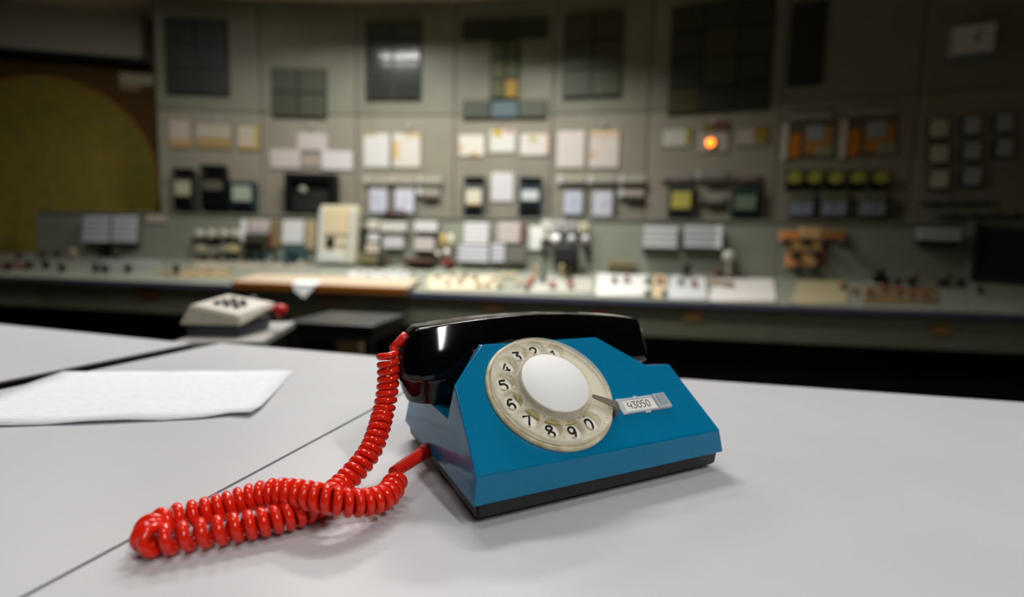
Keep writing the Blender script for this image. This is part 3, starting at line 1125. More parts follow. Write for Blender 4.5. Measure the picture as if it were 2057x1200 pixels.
def recorder(R, label, disp, drgb, case=M_TEAL, cap=True, low=None, group='chart recorders on the panel wall', pl=None):
    """chart recorder: case, dark hood slot, chart window, lower strip. disp = (z0, z1) fractions of the window"""
    pl = pl or wfac(mid(R))
    e, w_, h_ = pl.thing(R, 'chart_recorder', label, 'recorder', group)
    top = h_ * (0.80 if cap else 1.0)
    box('case', case, e, -w_ / 2, w_ / 2, -0.06, 0, 0, top, 0.006)
    if cap:
        box('hood', M_BLACK, e, -w_ * 0.46, w_ * 0.46, -0.075, 0, h_ * 0.84, h_, 0.006)
    box('window_frame', M_DARK, e, -w_ * 0.43, w_ * 0.43, -0.066, -0.0605, disp[0] * h_ - 0.012, disp[1] * h_ + 0.008)
    box('chart_window', M(drgb, 0.35), e, -w_ * 0.36, w_ * 0.36, -0.071, -0.0665, disp[0] * h_, disp[1] * h_)
    if low:
        box('scale_strip', M(low), e, -w_ * 0.36, w_ * 0.36, -0.073, -0.0665, disp[0] * h_ - 0.011, disp[0] * h_ - 0.001)
    box('lower_drawer', M_BLACK, e, -w_ * 0.4, w_ * 0.4, -0.068, -0.0605, h_ * 0.05, max(h_ * 0.1, disp[0] * h_ - 0.03))
    return e


def bars(R, label, n, rgb=(216, 214, 210), case=(130, 132, 124), group='strip indicators', pl=None, gap=0.32, name='strip_indicator', cat='indicator', depth=0.05, gapc=(92, 92, 88)):
    """indicator block of n horizontal bars, each a bar of its own"""
    pl = pl or wfac(mid(R))
    e, w_, h_ = pl.thing(R, name, label, cat, group)
    box('housing', M(gapc), e, -w_ / 2, w_ / 2, -depth, 0, 0, h_, 0.004)
    st_ = h_ / n
    for k in range(n):
        bx = box('indicator_bar', M(rgb, 0.4), e, -w_ * 0.48, w_ * 0.48, -depth - 0.012, -depth - 0.0005, k * st_ + st_ * gap / 2, (k + 1) * st_ - st_ * gap / 2, 0.002)
    return e, w_, h_


def meter(R, label, face=(206, 208, 214), case=(146, 146, 140), group='square panel meters', pl=None, depth=0.05, upper=None):
    """square meter: case, face, pointer, lower shield"""
    pl = pl or wfac(mid(R))
    e, w_, h_ = pl.thing(R, 'panel_meter', label, 'meter', group)
    box('case', M(case), e, -w_ / 2, w_ / 2, -depth, 0, 0, h_, 0.006)
    box('face', M(face, 0.35), e, -w_ * 0.43, w_ * 0.43, -depth - 0.004, -depth - 0.0005, h_ * 0.06, h_ * 0.94)
    bm = bmesh.new()
    bm_box(bm, -0.002, 0.002, -depth - 0.006, -depth - 0.0045, h_ * 0.3, h_ * 0.75)
    bmesh.ops.rotate(bm, cent=(0, 0, h_ * 0.3), matrix=Matrix.Rotation(random.uniform(-0.6, 0.6), 3, 'Y'), verts=bm.verts)
    mesh_obj('pointer', bm, M_BLACK, e)
    if upper:
        box('scale_plate', M(upper), e, -w_ * 0.43, w_ * 0.43, -depth - 0.008, -depth - 0.0045, h_ * 0.62, h_ * 0.94)
    return e


def board(R, label, cols, rows, tint, special=None, skip=(), gloss=0.5):
    """dark display board of glass tiles in a frame"""
    pl = wfac(mid(R))
    e, w_, h_ = pl.thing(R, 'display_board', label, 'display', 'dark display boards on the upper wall')
    box('frame', M((34, 35, 30)), e, -w_ / 2, w_ / 2, -0.02, 0, 0, h_, 0.003)
    tint = tuple(int(v * 1.3) for v in tint)
    cw, rh = w_ / cols, h_ / rows
    for r in range(rows):
        for c in range(cols):
            if (c, r) in skip:
                continue
            col = (special or {}).get((c, r))
            if col is None:
                j = random.uniform(-1, 1)
                col = tuple(int(max(0, v + 7 * j)) for v in tint)
            box('glass_tile', M(col, gloss), e, -w_ / 2 + c * cw + 0.010, -w_ / 2 + (c + 1) * cw - 0.010, -0.028, -0.0205, r * rh + 0.010, (r + 1) * rh - 0.010, 0.002)
    return e


def lampbutton(px, py, rpx, label, rgb, pl, group, emit=None, cat='lamp', name='signal_lamp', tall=0.03, lift=0.0008):
    a, b = pl.hit(px, py, tall)
    a2, _ = pl.hit(px + rpx, py, tall)
    r = a2 - a
    e = empty(name, pl.mw(a, b, -lift), label, cat, group)
    bm = bmesh.new()
    lathe(bm, [(r * 1.25, 0), (r * 1.25, 0.010), (r * 1.0, 0.014), (0, 0.014)], 24, Matrix.Rotation(math.pi / 2, 4, 'X'))
    mesh_obj('collar', bm, M_METAL, e, smooth=True)
    bm = bmesh.new()
    lathe(bm, [(r, 0.0145), (r, tall * 0.7), (r * 0.7, tall), (0, tall * 1.05)], 24, Matrix.Rotation(math.pi / 2, 4, 'X'))
    mesh_obj('lens', bm, emit or M(rgb, 0.25), e, smooth=True)
    return e


def knob(px, py, rpx, label, rgb, group='rotary switches on the console desk', tall=1.6, lever=False, pl=None, cat='switch', name='rotary_switch', skirt=(150, 148, 138)):
    """rotary switch on the sloping desk: skirt, grip"""
    pl = pl or desk_pl(px)
    a, b = pl.hit(px, py)
    a2, _ = pl.hit(px + rpx, py)
    r = a2 - a
    b = min(max(b, pl.umin + r * 1.4), pl.umax - r * 1.4)
    lift = 0.0008
    for q, top_ in pl.plates:           # anywhere under the skirt counts
        for k_ in range(17):
            rr = r * 1.3 if k_ else 0.0
            x_, z_ = a + rr * math.cos(k_ * math.pi / 8), b + rr * math.sin(k_ * math.pi / 8)
            if all((q[(n + 1) % 4][0] - q[n][0]) * (z_ - q[n][1]) - (q[(n + 1) % 4][1] - q[n][1]) * (x_ - q[n][0]) >= 0 for n in range(4)):
                lift = max(lift, top_ + 0.0004)
    e = empty(name, pl.mw(a, b, -lift), label, cat, group)
    rx = Matrix.Rotation(math.pi / 2, 4, 'X')
    bm = bmesh.new()
    lathe(bm, [(r * 1.3, 0), (r * 1.3, r * 0.25), (r * 0.9, r * 0.4), (0, r * 0.4)], 16, rx)
    mesh_obj('skirt', bm, M(skirt), e, smooth=True)
    bm = bmesh.new()
    h_ = r * 2 * tall
    if lever:
        bm_box(bm, -r * 0.45, r * 0.45, -h_, -r * 0.42, -r * 0.9, r * 0.9, r * 0.2)
    else:
        lathe(bm, [(r, r * 0.42), (r * 0.92, h_ * 0.85), (r * 0.75, h_), (0, h_)], 16, rx)
    mesh_obj('grip', bm, M(rgb, 0.4), e, smooth=not lever)
    return e


def plate(R, label, rgb, group='desk plates', thick=0.006, name='desk_plate', cat='plate', pl=None, skew=0):
    """thin plate lying on the desk given by its pixel quad (four corners) or rectangle"""
    pl = pl or desk_pl(mid(R))
    x0, y0, x1, y1 = R
    q = [pl.hit(x0 - skew, y1), pl.hit(x1 + skew, y1), pl.hit(x1, y0), pl.hit(x0, y0)]
    q = [(p[0], min(max(p[1], pl.umin), pl.umax)) for p in q]
    pl.plates.append((q, thick + 0.0050))
    cx, cz = sum(p[0] for p in q) / 4, min(p[1] for p in q)
    e = empty(name, pl.mw(cx, cz), label, cat, group)
    bm = bmesh.new()
    prism(bm, [Vector((p[0] - cx, -0.0008, p[1] - cz)) for p in q], Vector((0, -thick, 0)))
    mesh_obj('plate_face', bm, M(rgb, 0.5, vary=0.08, scale=15.0), e)
    bm = bmesh.new()
    q2 = [(cx + (p[0] - cx) * 0.96, cz + 0.01 + (p[1] - cz) * 0.92) for p in q]
    for k in range(4):
        p = q2[k]
        bm_cyl(bm, 0.006, 0.006, 0.004, 8, Matrix.Translation((p[0] - cx, -thick - 0.0009, p[1] - cz)) @ Matrix.Rotation(math.pi / 2, 4, 'X'))
    tag(mesh_obj('screws', bm, M_METAL, e), kind='stuff')
    return e


# ------------------------------------------------------------------ upper wall display boards
TI = (38, 40, 34)
board((330, 36, 457, 190), 'dark display board at the left end of the panel wall, highest by the soffit', 2, 3, (30, 32, 28))
board((545, 137, 655, 236), 'small square display board of four olive tiles low on the upper wall', 2, 2, (50, 54, 40))
board((733, 42, 845, 200), 'display board whose tiles mirror a bright ceiling lamp', 2, 4, (46, 50, 46), gloss=0.14)
board((928, 38, 1100, 76), 'top bar of the T-shaped display, a row of three dark tiles', 3, 1, (36, 38, 28))
board((985, 78, 1042, 198), 'narrow column display with one amber tile below the dark row', 2, 3, (66, 68, 40), special={(1, 0): (150, 122, 26)})
board((930, 201, 1098, 238), 'low display row of three tiles with a pale blue middle tile', 3, 1, (56, 60, 48), special={(1, 0): (84, 104, 108)})
board((1132, 24, 1250, 195), 'display board of six green tiles right of the T-shaped display', 2, 3, (54, 56, 40))
board((1346, 2, 1552, 224), 'largest display board, twelve dark tiles above the lit orange lamp', 3, 4, (40, 40, 30), special={(0, 3): (50, 50, 34), (1, 2): (62, 60, 30), (1, 1): (64, 66, 48), (0, 0): (66, 62, 36)})
board((1586, 2, 1658, 170), 'narrow display board of two dark tiles beside the largest board', 1, 2, (26, 28, 24))
e, ww, hh = wfac(1958).thing((1912, 46, 2003, 108), 'wall_clock', 'tilted pale square clock high on the dark end of the panel wall', 'clock', None)
bm = bmesh.new()
bm_box(bm, -ww / 2, ww / 2, -0.07, -0.001, 0, hh, 0.01)
mesh_obj('case', bm, M((150, 150, 142)), e)
box('face', M((214, 214, 206)), e, -ww * 0.45, ww * 0.45, -0.076, -0.0705, hh * 0.06, hh * 0.94)
for an, ln in ((0.6, 0.32), (2.2, 0.22)):
    bm = bmesh.new()
    bm_box(bm, -0.005, 0.005, -0.080, -0.0765, 0, hh * ln)
    bmesh.ops.rotate(bm, cent=(0, 0, 0), matrix=Matrix.Rotation(an, 3, 'Y'), verts=bm.verts)
    bmesh.ops.translate(bm, vec=(0, 0, hh / 2), verts=bm.verts)
    mesh_obj('hand', bm, M_BLACK, e)

# ------------------------------------------------------------------ lower wall: cards
YEL, OCH, RDD = (196, 160, 60), (188, 150, 104), (150, 84, 80)
card((340, 241, 382, 296), 'pinkish card with ochre foot at the left end of the card row', (190, 176, 160), [(0, 0, 1, .3, (176, 146, 100))])
card((394, 249, 464, 298), 'wide card with ochre lower half between two small cards', (186, 176, 158), [(0, 0, 1, .45, (166, 140, 92))])
card((478, 253, 521, 301), 'small square card with yellow right edge, left of the card pyramid', (196, 186, 162), [(.8, 0, 1, 1, (180, 160, 90)), (0, 0, .8, .15, (178, 144, 84))])
card((597, 267, 658, 302), 'blank card at the top of the card pyramid above the black monitor', (202, 194, 188))
card((543, 300, 604, 338), 'card with rounded look at the left foot of the card pyramid', (206, 196, 192))
card((607, 311, 644, 336), 'small dull card in the middle foot of the card pyramid', (170, 158, 146))
card((646, 303, 708, 341), 'bright card at the right foot of the card pyramid', (218, 214, 214))
card((731, 268, 782, 336), 'tall white card with yellow top corner, left of its stained twin', (220, 218, 214), [(0, .93, .5, 1, (190, 176, 110))])
card((790, 268, 844, 336), 'tall card with yellow tape stain down its left edge', (222, 216, 206), [(0, .25, .22, .75, (214, 184, 116)), (.4, .9, 1, 1, (210, 190, 130))])
card((922, 271, 973, 313), 'cream card with orange left edge in the middle card row', (228, 222, 210), [(0, .2, .15, .55, (220, 180, 140)), (.45, 0, .75, .15, (206, 176, 120))])
card((984, 261, 1035, 306), 'card with yellow and red spots at the top, in the middle row', (224, 224, 216), [(.1, .72, .5, 1, (200, 174, 60)), (.65, .85, .9, 1.05, (190, 130, 124))])
card((1045, 269, 1102, 312), 'card with olive spot and pink right edge in the middle row', (226, 222, 212), [(.3, .65, .6, .9, (196, 184, 120)), (.85, 0, 1, 1, (222, 196, 178))])
card((1119, 263, 1174, 337), 'tall plain cream card right of the middle card row', (222, 214, 204))
card((1184, 263, 1243, 337), 'tall card with peach top and orange spot at its left edge', (222, 212, 202), [(0, .85, 1, 1, (222, 194, 160)), (.02, .3, .2, .45, (214, 176, 120))])
card((1331, 260, 1388, 294), 'flat pale card with olive right end, left of the orange lamp', (196, 196, 182), [(.8, .1, 1, 1, (160, 150, 80))])
card((1404, 262, 1462, 305), 'grey card carrying the lit orange lamp', (178, 174, 166), [(.1, .85, .45, 1.3, (120, 110, 60)), (.5, .9, 1, 1.4, (104, 70, 60))])
card((1481, 257, 1542, 291), 'card half covered by an ochre slip, right of the orange lamp', (176, 168, 156), [(.55, .1, 1, 1, (150, 126, 44))])
M_GLOW = mat('orange_lamp_glow', (255, 150, 50), 0.3, emit=(255, 132, 30), estr=3.2)
lampbutton(1427, 287, 9, 'lit orange signal lamp glowing on the grey card', (255, 150, 40), wfac(1427), None, emit=M_GLOW, lift=0.0170)

for k, (px, py) in enumerate(((436, 242), (623, 252), (820, 255), (1213, 250), (1434, 243))):
    lampbutton(px, py, 5, 'small pale round signal cap above the ' + ('wide ochre-footed card', 'card pyramid', 'tall yellow-stained card', 'tall peach-topped card', 'card with the lit orange lamp')[k], (170, 168, 154), wfac(px), 'round caps above the cards', tall=0.02)

# orange and white mimic charts at the dark right end
for R, lab in (((1572, 226, 1678, 316), 'mimic chart with white strip and orange blocks, left one of two'), ((1690, 216, 1804, 312), 'mimic chart with grey strip and dull orange blocks, right one of two')):
    e, w_, h_ = wfac(mid(R)).thing(R, 'mimic_chart', lab, 'chart', 'orange mimic charts')
    box('backing_plate', M((96, 94, 76)), e, -w_ / 2, w_ / 2, -0.01, 0, 0, h_ * .8, 0.002)
    box('white_strip', M((206, 196, 180)), e, -w_ / 2, -w_ * .38, -0.02, -0.0105, -h_ * .04, h_ * .78)
    box('top_rail', M((150, 148, 136)), e, -w_ * .35, w_ * .42, -0.03, -0.0005, h_ * .84, h_, 0.004)
    box('orange_block', M((196, 120, 34)), e, -w_ * .34, -w_ * .13, -0.018, -0.0105, h_ * .02, h_ * .56)
    box('orange_block', M((186, 128, 60)), e, -w_ * .04, w_ * .46, -0.016, -0.0105, h_ * .08, h_ * .68)
    box('grey_block', M((160, 166, 168)), e, -w_ * .02, w_ * .3, -0.022, -0.0165, h_ * .38, h_ * .72)
    box('grey_block', M((150, 150, 120)), e, w_ * .18, w_ * .48, -0.022, -0.0165, h_ * .02, h_ * .26)

# small square indicator plates at the far right, three by three
for c, cx in enumerate((1886, 1953, 2018)):
    for r, cy in enumerate((258, 309, 360)):
        if (c, r) == (2, 2):
            continue
        yy = cy - 6 * c
        s_ = 18 - c
        e, w_, h_ = wfac(cx).thing((cx - s_, yy - 17, cx + s_, yy + 17), 'square_indicator', '%s-row square indicator on the dark end wall, %s one from the mimic charts' % (('top', 'middle', 'bottom')[r], ORD[c]), 'indicator', 'square indicators on the dark end wall')
        box('case', M_DARK, e, -w_ / 2 - .01, w_ / 2 + .01, -0.03, 0, -.01, h_ + .01, 0.004)
        box('face', M((196, 194, 166) if c == 0 else (176, 178, 172)), e, -w_ / 2, w_ / 2, -0.036, -0.0305, 0, h_)

# ------------------------------------------------------------------ lower wall: recorders, meters, monitor
recorder((346, 338, 388, 424), 'chart recorder with narrow black hood at the left end of the wall', (.38, .70), (176, 176, 150), M((46, 52, 50)), low=(130, 116, 50))
recorder((401, 331, 454, 424), 'black chart recorder with tall hood and narrow grey window', (.46, .66), (96, 94, 84), M_BLACK)
recorder((460, 364, 512, 424), 'low teal chart recorder without hood, pale green window', (.34, .84), (170, 182, 162), M_TEAL, cap=False)
recorder((930, 354, 973, 437), 'chart recorder with cream window over an amber strip', (.34, .68), (226, 218, 196), M((92, 100, 98)), low=(190, 150, 50))
recorder((1041, 354, 1088, 437), 'dark teal chart recorder with small round-looking white window', (.42, .66), (214, 220, 216), M((34, 62, 72)))
recorder((1341, 374, 1395, 438), 'chart recorder with yellow window right of the double gauges', (.30, .82), (190, 182, 92), M((60, 66, 58)), cap=False)
recorder((1469, 376, 1526, 440), 'chart recorder with dull teal window near the dark end', (.30, .74), (124, 140, 118), M((40, 66, 60)), cap=False)
card((986, 346, 1030, 404), 'plain white paper sheet taped between two chart recorders', (224, 222, 222), frame=False, name='paper_notice', cat='paper', group=None)

e, ww, hh = wfac(624).thing((572, 348, 675, 428), 'monitor', 'black square monitor set into the panel wall below the card pyramid', 'monitor')
box('case', M_BLACK, e, -ww / 2, ww / 2, -0.05, 0, 0, hh, 0.006)
for a, b, c, d in ((-.5, 0, -.38, 1), (.38, 0, .5, 1), (-.38, .82, .38, 1), (-.38, 0, .38, .1)):
    box('bezel', M_BLACK, e, a * ww, c * ww, -0.11, -0.0505, b * hh, d * hh, 0.004)
box('screen', mat('grey_screen_glass', (50, 53, 48), 0.18, vary=0.2, scale=4), e, -.375 * ww, .375 * ww, -0.056, -0.0505, .105 * hh, .815 * hh)
bm = bmesh.new()
lathe(bm, [(0.034, 0), (0.034, 0.02), (0.0, 0.026)], 20, Matrix.Translation((-0.18 * ww, -0.0565, 0.58 * hh)) @ Matrix.Rotation(math.pi / 2, 4, 'X'))
mesh_obj('round_cap', bm, M((150, 152, 136)), e, smooth=True)

meter((741, 378, 779, 430), 'white panel meter with bluish face, left of the pair above the dark red tray', (206, 208, 222))
meter((792, 378, 833, 430), 'white panel meter, right of the pair above the dark red tray', (214, 216, 226))
meter((1131, 382, 1172, 433), 'bluish panel meter left of the pair above the lamp group', (202, 208, 220))
meter((1189, 382, 1232, 437), 'white panel meter right of the pair above the lamp group', (214, 216, 226))
for k, x0 in enumerate((1583, 1650, 1728)):
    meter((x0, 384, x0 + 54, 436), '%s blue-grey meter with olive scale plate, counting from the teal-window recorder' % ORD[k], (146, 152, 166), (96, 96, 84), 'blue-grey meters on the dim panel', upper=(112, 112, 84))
for k, cx in enumerate((1597, 1637, 1681, 1726, 1772)):
    R = (cx - 15, 341, cx + 15, 371)
    e, w_, h_ = wfac(cx).thing(R, 'round_meter', '%s small yellow-green round meter counting from the teal-window recorder' % ORD[k], 'meter', 'yellow-green meters in a row')
    box('base_plate', M_DARK, e, -w_ * .55, w_ * .55, -0.02, 0, -h_ * .3, h_ * 1.02, 0.003)
    bm = bmesh.new()
    lathe(bm, [(w_ * .48, 0), (w_ * .48, 0.03), (0, 0.03)], 20, Matrix.Translation((0, -0.0205, h_ / 2)) @ Matrix.Rotation(math.pi / 2, 4, 'X'))
    mesh_obj('face', bm, M((168, 166, 72)), e)

# narrow strip indicators: a small square end cap plus a long bar
def strip(R, label, end=(190, 190, 180), bar=(176, 172, 156)):
    pl = wfac(mid(R))
    e, w_, h_ = pl.thing(R, 'strip_indicator', label, 'indicator', 'strip indicators on the panel wall')
    box('bar', M(bar), e, -w_ * .26, w_ / 2, -0.03, 0, h_ * .1, h_ * .9, 0.003)
    box('shade', M((118, 113, 96) if R[0] < 900 else (84, 80, 66)), e, -w_ * .24, w_ * .5, -0.045, -0.0005, -h_ * .55, h_ * .05, 0.003)  # dark strip drawn as the shadow under the bar
    box('end_cap', M(end), e, -w_ / 2, -w_ * .28, -0.038, 0, -h_ * .1, h_, 0.003)


strip((730, 354, 782, 367), 'strip indicator above the left white meter, first in its row')
strip((783, 354, 833, 367), 'strip indicator with pink end cap above the right white meter', (198, 176, 170))
strip((836, 354, 886, 367), 'strip indicator at the end of the row by the white meters')
strip((836, 378, 882, 391), 'short strip indicator directly under the end of the row by the white meters', (206, 208, 200))
strip((1119, 352, 1176, 366), 'strip indicator above the bluish meter, first in its row', (206, 204, 200))
strip((1180, 352, 1238, 366), 'strip indicator above the white meter near the lamp group', (202, 200, 194))
strip((1242, 352, 1298, 366), 'strip indicator at the end of the row above the lamp group', (204, 196, 190))
strip((1242, 380, 1294, 394), 'short strip indicator with pinkish bar below the end of its row', (206, 204, 200), (190, 174, 162))
strip((1328, 348, 1392, 361), 'dull strip indicator above the yellow chart recorder', (150, 138, 124), (140, 132, 124))
strip((1398, 342, 1460, 359), 'grey strip indicator between the yellow and teal recorders', (160, 156, 150), (136, 134, 130))
strip((1467, 348, 1526, 361), 'dull pink strip indicator above the teal recorder', (120, 118, 108), (138, 122, 116))
strip((1404, 391, 1456, 405), 'short grey strip indicator between the two low recorders', (120, 118, 104), (150, 150, 138))

# dim pipes and shelves at the far right
for y0, x0, x1 in ((392, 1848, 1990), (418, 1880, 2050)):
    e, w_, h_ = wfac(mid((x0, 0, x1, 0))).thing((x0, y0, x1, y0 + 16), 'label_rail', ['grey label rail under the square indicators', 'longer grey label rail just above the console end'][y0 > 400], 'rail', 'label rails')
    box('rail', M((92, 94, 88)), e, -w_ / 2, w_ / 2, -0.03, 0, 0, h_ * .5, 0.003)
    for k in range(4):
        box('label_slip', M((126, 128, 122)), e, -w_ / 2 + w_ * (k + .1) / 4, -w_ / 2 + w_ * (k + .8) / 4, -0.034, -0.0305, 0.004, h_ * .46)

# ------------------------------------------------------------------ console back panel items
def bp(px):
    return back_pl(px)


for R, lab in (((166, 433, 219, 487), 'lined display board on the console, left of a pair'), ((224, 433, 274, 487), 'lined display board on the console with a dark post, right of a pair')):
    bars(R, lab, 5, (206, 204, 212), group='pair of lined display boards', pl=bp(mid(R)), gap=.18, name='lined_display', cat='display', depth=0.06)
e, w_, h_ = bp(216).thing((207, 488, 222, 512), 'support_post', 'dark post below the pair of lined display boards', 'post')
box('stem', M_BLACK, e, -w_ * .25, w_ * .25, -0.06, 0, 0, h_, 0.003)
box('foot', M_BLACK, e, -w_ * .5, w_ * .5, -0.09, 0, -0.01, 0.02, 0.003)
card((293, 433, 334, 447), 'cream nameplate at the top of the console back panel', (186, 176, 156), group=None, pl=bp(313), name='name_plate', cat='sign')
for k, cx in enumerate((397, 421, 446, 469)):
    R = (cx - 11, 461, cx + 11, 489)
    e, w_, h_ = bp(cx).thing(R, 'round_meter', '%s small round-topped console meter counting from the cream nameplate' % ORD[k], 'meter', 'four round meters on the console')
    box('shade', M_BLACK, e, -w_ / 2, w_ / 2, -0.05, 0, 0, h_ * .38, 0.004)  # black block drawn as the shade below the dome
    bm = bmesh.new()
    lathe(bm, [(w_ * .42, 0), (w_ * .42, 0.05), (w_ * .3, 0.06), (0, 0.06)], 20, Matrix.Translation((0, -0.0005, h_ * .66)) @ Matrix.Rotation(math.pi / 2, 4, 'X'))
    mesh_obj('dome', bm, M((172, 170, 150), .35), e, smooth=True)
for k, (cx, cy, col) in enumerate(((400, 500, (166, 158, 132)), (424, 504, (130, 130, 120)), (449, 500, (150, 146, 128)), (466, 500, (188, 172, 128)))):
    R = (cx - 8, cy - 9, cx + 8, cy + 9)
    e, w_, h_ = bp(cx).thing(R, 'relay_box', '%s small pale relay box below the round-topped meters, counting from the nameplate' % ORD[k], 'box', 'relay boxes below the round meters')
    box('case', M(col), e, -w_ / 2, w_ / 2, -0.07, 0, 0, h_, 0.004)
    box('lid_band', M((100, 98, 88)), e, -w_ * .5, w_ * .5, -0.074, -0.0705, h_ * .1, h_ * .25)


def sheet(R, label, rgb, group='papers hung on the console', lower=None, y=-0.02):
    pl = bp(mid(R))
    e, w_, h_ = pl.thing(R, 'hanging_paper', label, 'paper', group)
    box('clip_board', M((112, 106, 92)), e, -w_ * .52, w_ * .52, y + .006, 0, -h_ * .02, h_ * 1.02)
    box('sheet', PAP(rgb, amt=.2), e, -w_ / 2, w_ / 2, y, y + .0055, 0, h_)
    if lower:
        box('lower_sheet', M(lower), e, -w_ / 2, w_ / 2, y - .004, y - .0005, 0, h_ * .3)


sheet((481, 441, 494, 487), 'narrow bright white strip of paper hung left of the pinkish sheet', (228, 228, 228))
sheet((499, 440, 541, 470), 'pinkish paper sheet above the dark recess on the console', (196, 184, 178), lower=(160, 158, 156))
sheet((566, 442, 608, 489), 'white paper sheet above the teal box on the console', (212, 212, 212))
sheet((1063, 454, 1086, 501), 'bright white strip of paper hung left of the round lamps', (226, 228, 222))
e, w_, h_ = bp(550).thing((541, 444, 562, 496), 'file_folder', 'brown folder with red spine between the two hung sheets', 'folder')
box('cover', M((126, 112, 76)), e, -w_ / 2, w_ / 2, -0.03, 0, 0, h_, 0.003)
box('spine', M((110, 50, 42)), e, -w_ / 2, -w_ * .2, -0.034, -0.0305, 0, h_ * .6, 0.001)
e, w_, h_ = bp(518).thing((496, 472, 536, 520), 'recessed_rack', 'dark open rack below the pinkish paper sheet', 'rack')
box('back', M((58, 58, 46)), e, -w_ / 2, w_ / 2, -0.02, 0, 0, h_)
for k in range(2):
    box('shelf', M((70, 68, 54)), e, -w_ / 2, w_ / 2, -0.07, -0.0205, h_ * (.3 + .35 * k), h_ * (.34 + .35 * k))
for s_ in (-1, 1):
    box('side', M((62, 60, 48)), e, s_ * w_ / 2 - .004, s_ * w_ / 2 + .004, -0.07, -0.0005, 0, h_)
e, w_, h_ = bp(588).thing((568, 493, 608, 526), 'teal_box', 'dark teal instrument box below the white paper sheet', 'box')
box('case', M((54, 82, 82)), e, -w_ / 2, w_ / 2, -0.08, 0, 0, h_, 0.006)
box('handle', M((40, 56, 58)), e, -w_ * .3, w_ * .3, -0.10, -0.0805, h_ * .4, h_ * .55, 0.003)
sheet((612, 443, 634, 500), 'cream-brown paper strip beside the tall cream cabinet', (176, 160, 128))

# tall cream cabinet
pl = bp(676)
a0, a1, b0, b1 = pl.rect(640, 419, 714, 536, 0.09)
e = empty('instrument_cabinet', pl.mw((a0 + a1) / 2, max(b0, pl.umin), -0.0008), 'tall cream instrument cabinet with grey side rails standing on the console', 'cabinet')
w_, h_ = a1 - a0, b1 - b0
box('body', M_CREAM, e, -w_ / 2, w_ / 2, -0.085, -0.020, 0, h_, 0.008)
for s_ in (-1, 1):
    box('side_rail', M((196, 198, 190)), e, s_ * w_ * .42 - .02, s_ * w_ * .42 + .02, -0.110, -0.0855, 0, h_ * .92, 0.004)
box('socket', M_BLACK, e, -w_ * .28, -w_ * .06, -0.098, -0.0855, h_ * .26, h_ * .44, 0.004)
box('lower_panel', M((206, 208, 200)), e, -w_ * .38, w_ * .22, -0.096, -0.0855, h_ * .02, h_ * .2, 0.004)
box('upper_plate', PAP((212, 196, 160), (150, 120, 80), 30.0, .4), e, -w_ * .34, w_ * .34, -0.095, -0.0855, h_ * .5, h_ * .92)
for k in range(3):
    box('push_key', M((190, 184, 164)), e, w_ * (.05 + .09 * k), w_ * (.11 + .09 * k), -0.096, -0.0855, h_ * .3, h_ * .36, 0.002)
e, w_, h_ = bp(731).thing((724, 457, 738, 492), 'telephone_handset', 'dark handset hung beside the tall cream cabinet', 'handset')
box('grip', M((44, 46, 38)), e, -w_ * .25, w_ * .25, -0.05, -0.012, h_ * .15, h_ * .85, 0.006)
for k in (0, 1):
    box('ear_piece' if k else 'mouth_piece', M((40, 42, 36)), e, -w_ * .45, w_ * .45, -0.06, -0.001, h_ * (.78 * k), h_ * (.22 + .78 * k), 0.006)

WH = (220, 219, 213)
BI = [((740, 443, 762, 462), 2, (214, 210, 192), 'cream double bar block at the top left of the recorder bank'),
      ((764, 446, 818, 466), 3, (214, 212, 202), 'wide cream bar block at the top of the recorder bank'),
      ((740, 470, 763, 486), 2, (214, 214, 210), 'small white bar block left of the pink-white block'),
      ((736, 490, 762, 508), 2, (208, 198, 180), 'small cream bar block above the olive box'),
      ((770, 476, 812, 499), 3, (208, 204, 206), 'pink-white bar block below the wide cream block'),
      ((833, 445, 880, 466), 3, (222, 222, 220), 'bright white bar block at the top right of the recorder bank'),
      ((833, 478, 873, 504), 3, (206, 200, 192), 'dull cream bar block below the bright white block'),
      ((932, 448, 983, 491), 5, (224, 224, 224), 'tall bright bar block of five, left of the brown-edged block'),
      ((921, 493, 983, 527), 4, (206, 206, 214), 'wide bluish-white bar block at the foot of the five-bar block'),
      ((1000, 447, 1046, 488), 3, (204, 194, 188), 'pinkish three-bar block with brown edge'),
      ((987, 490, 1015, 527), 4, (202, 202, 210), 'bluish-white narrow bar block below the brown-edged block'),
      ((1017, 494, 1056, 527), 4, (118, 116, 108), 'dark grey bar block below the brown-edged block'),
      ((1291, 454, 1362, 499), 4, (206, 206, 206), 'four-row white list board on the console, left of two'),
      ((1373, 453, 1449, 499), 4, (196, 196, 200), 'four-row grey-white list board with bright end, right of two'),
      ((1841, 458, 1930, 484), 2, (196, 200, 200), 'grey double bar indicator on the dim right console')]
for R, n, col, lab in BI:
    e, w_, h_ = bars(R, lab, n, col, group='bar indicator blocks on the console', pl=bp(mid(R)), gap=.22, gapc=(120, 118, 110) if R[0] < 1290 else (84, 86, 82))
    if R[0] == 1000:
        box('brown_edge', M((112, 62, 48)), e, w_ * .5 + .001, w_ * .62, -0.07, 0, -h_ * .05, h_, 0.003)
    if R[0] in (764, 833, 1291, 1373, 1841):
        box('shade_strip', M((58, 58, 50)), e, -w_ * .45, w_ * .5, -0.05, 0, -h_ * .14 - .01, -0.001)  # dark strip drawn as the shade beneath the block
    if R[0] == 1373:
        box('end_plate', M((222, 222, 222)), e, w_ * .38, w_ * .5, -0.07, -0.0625, 0, h_)

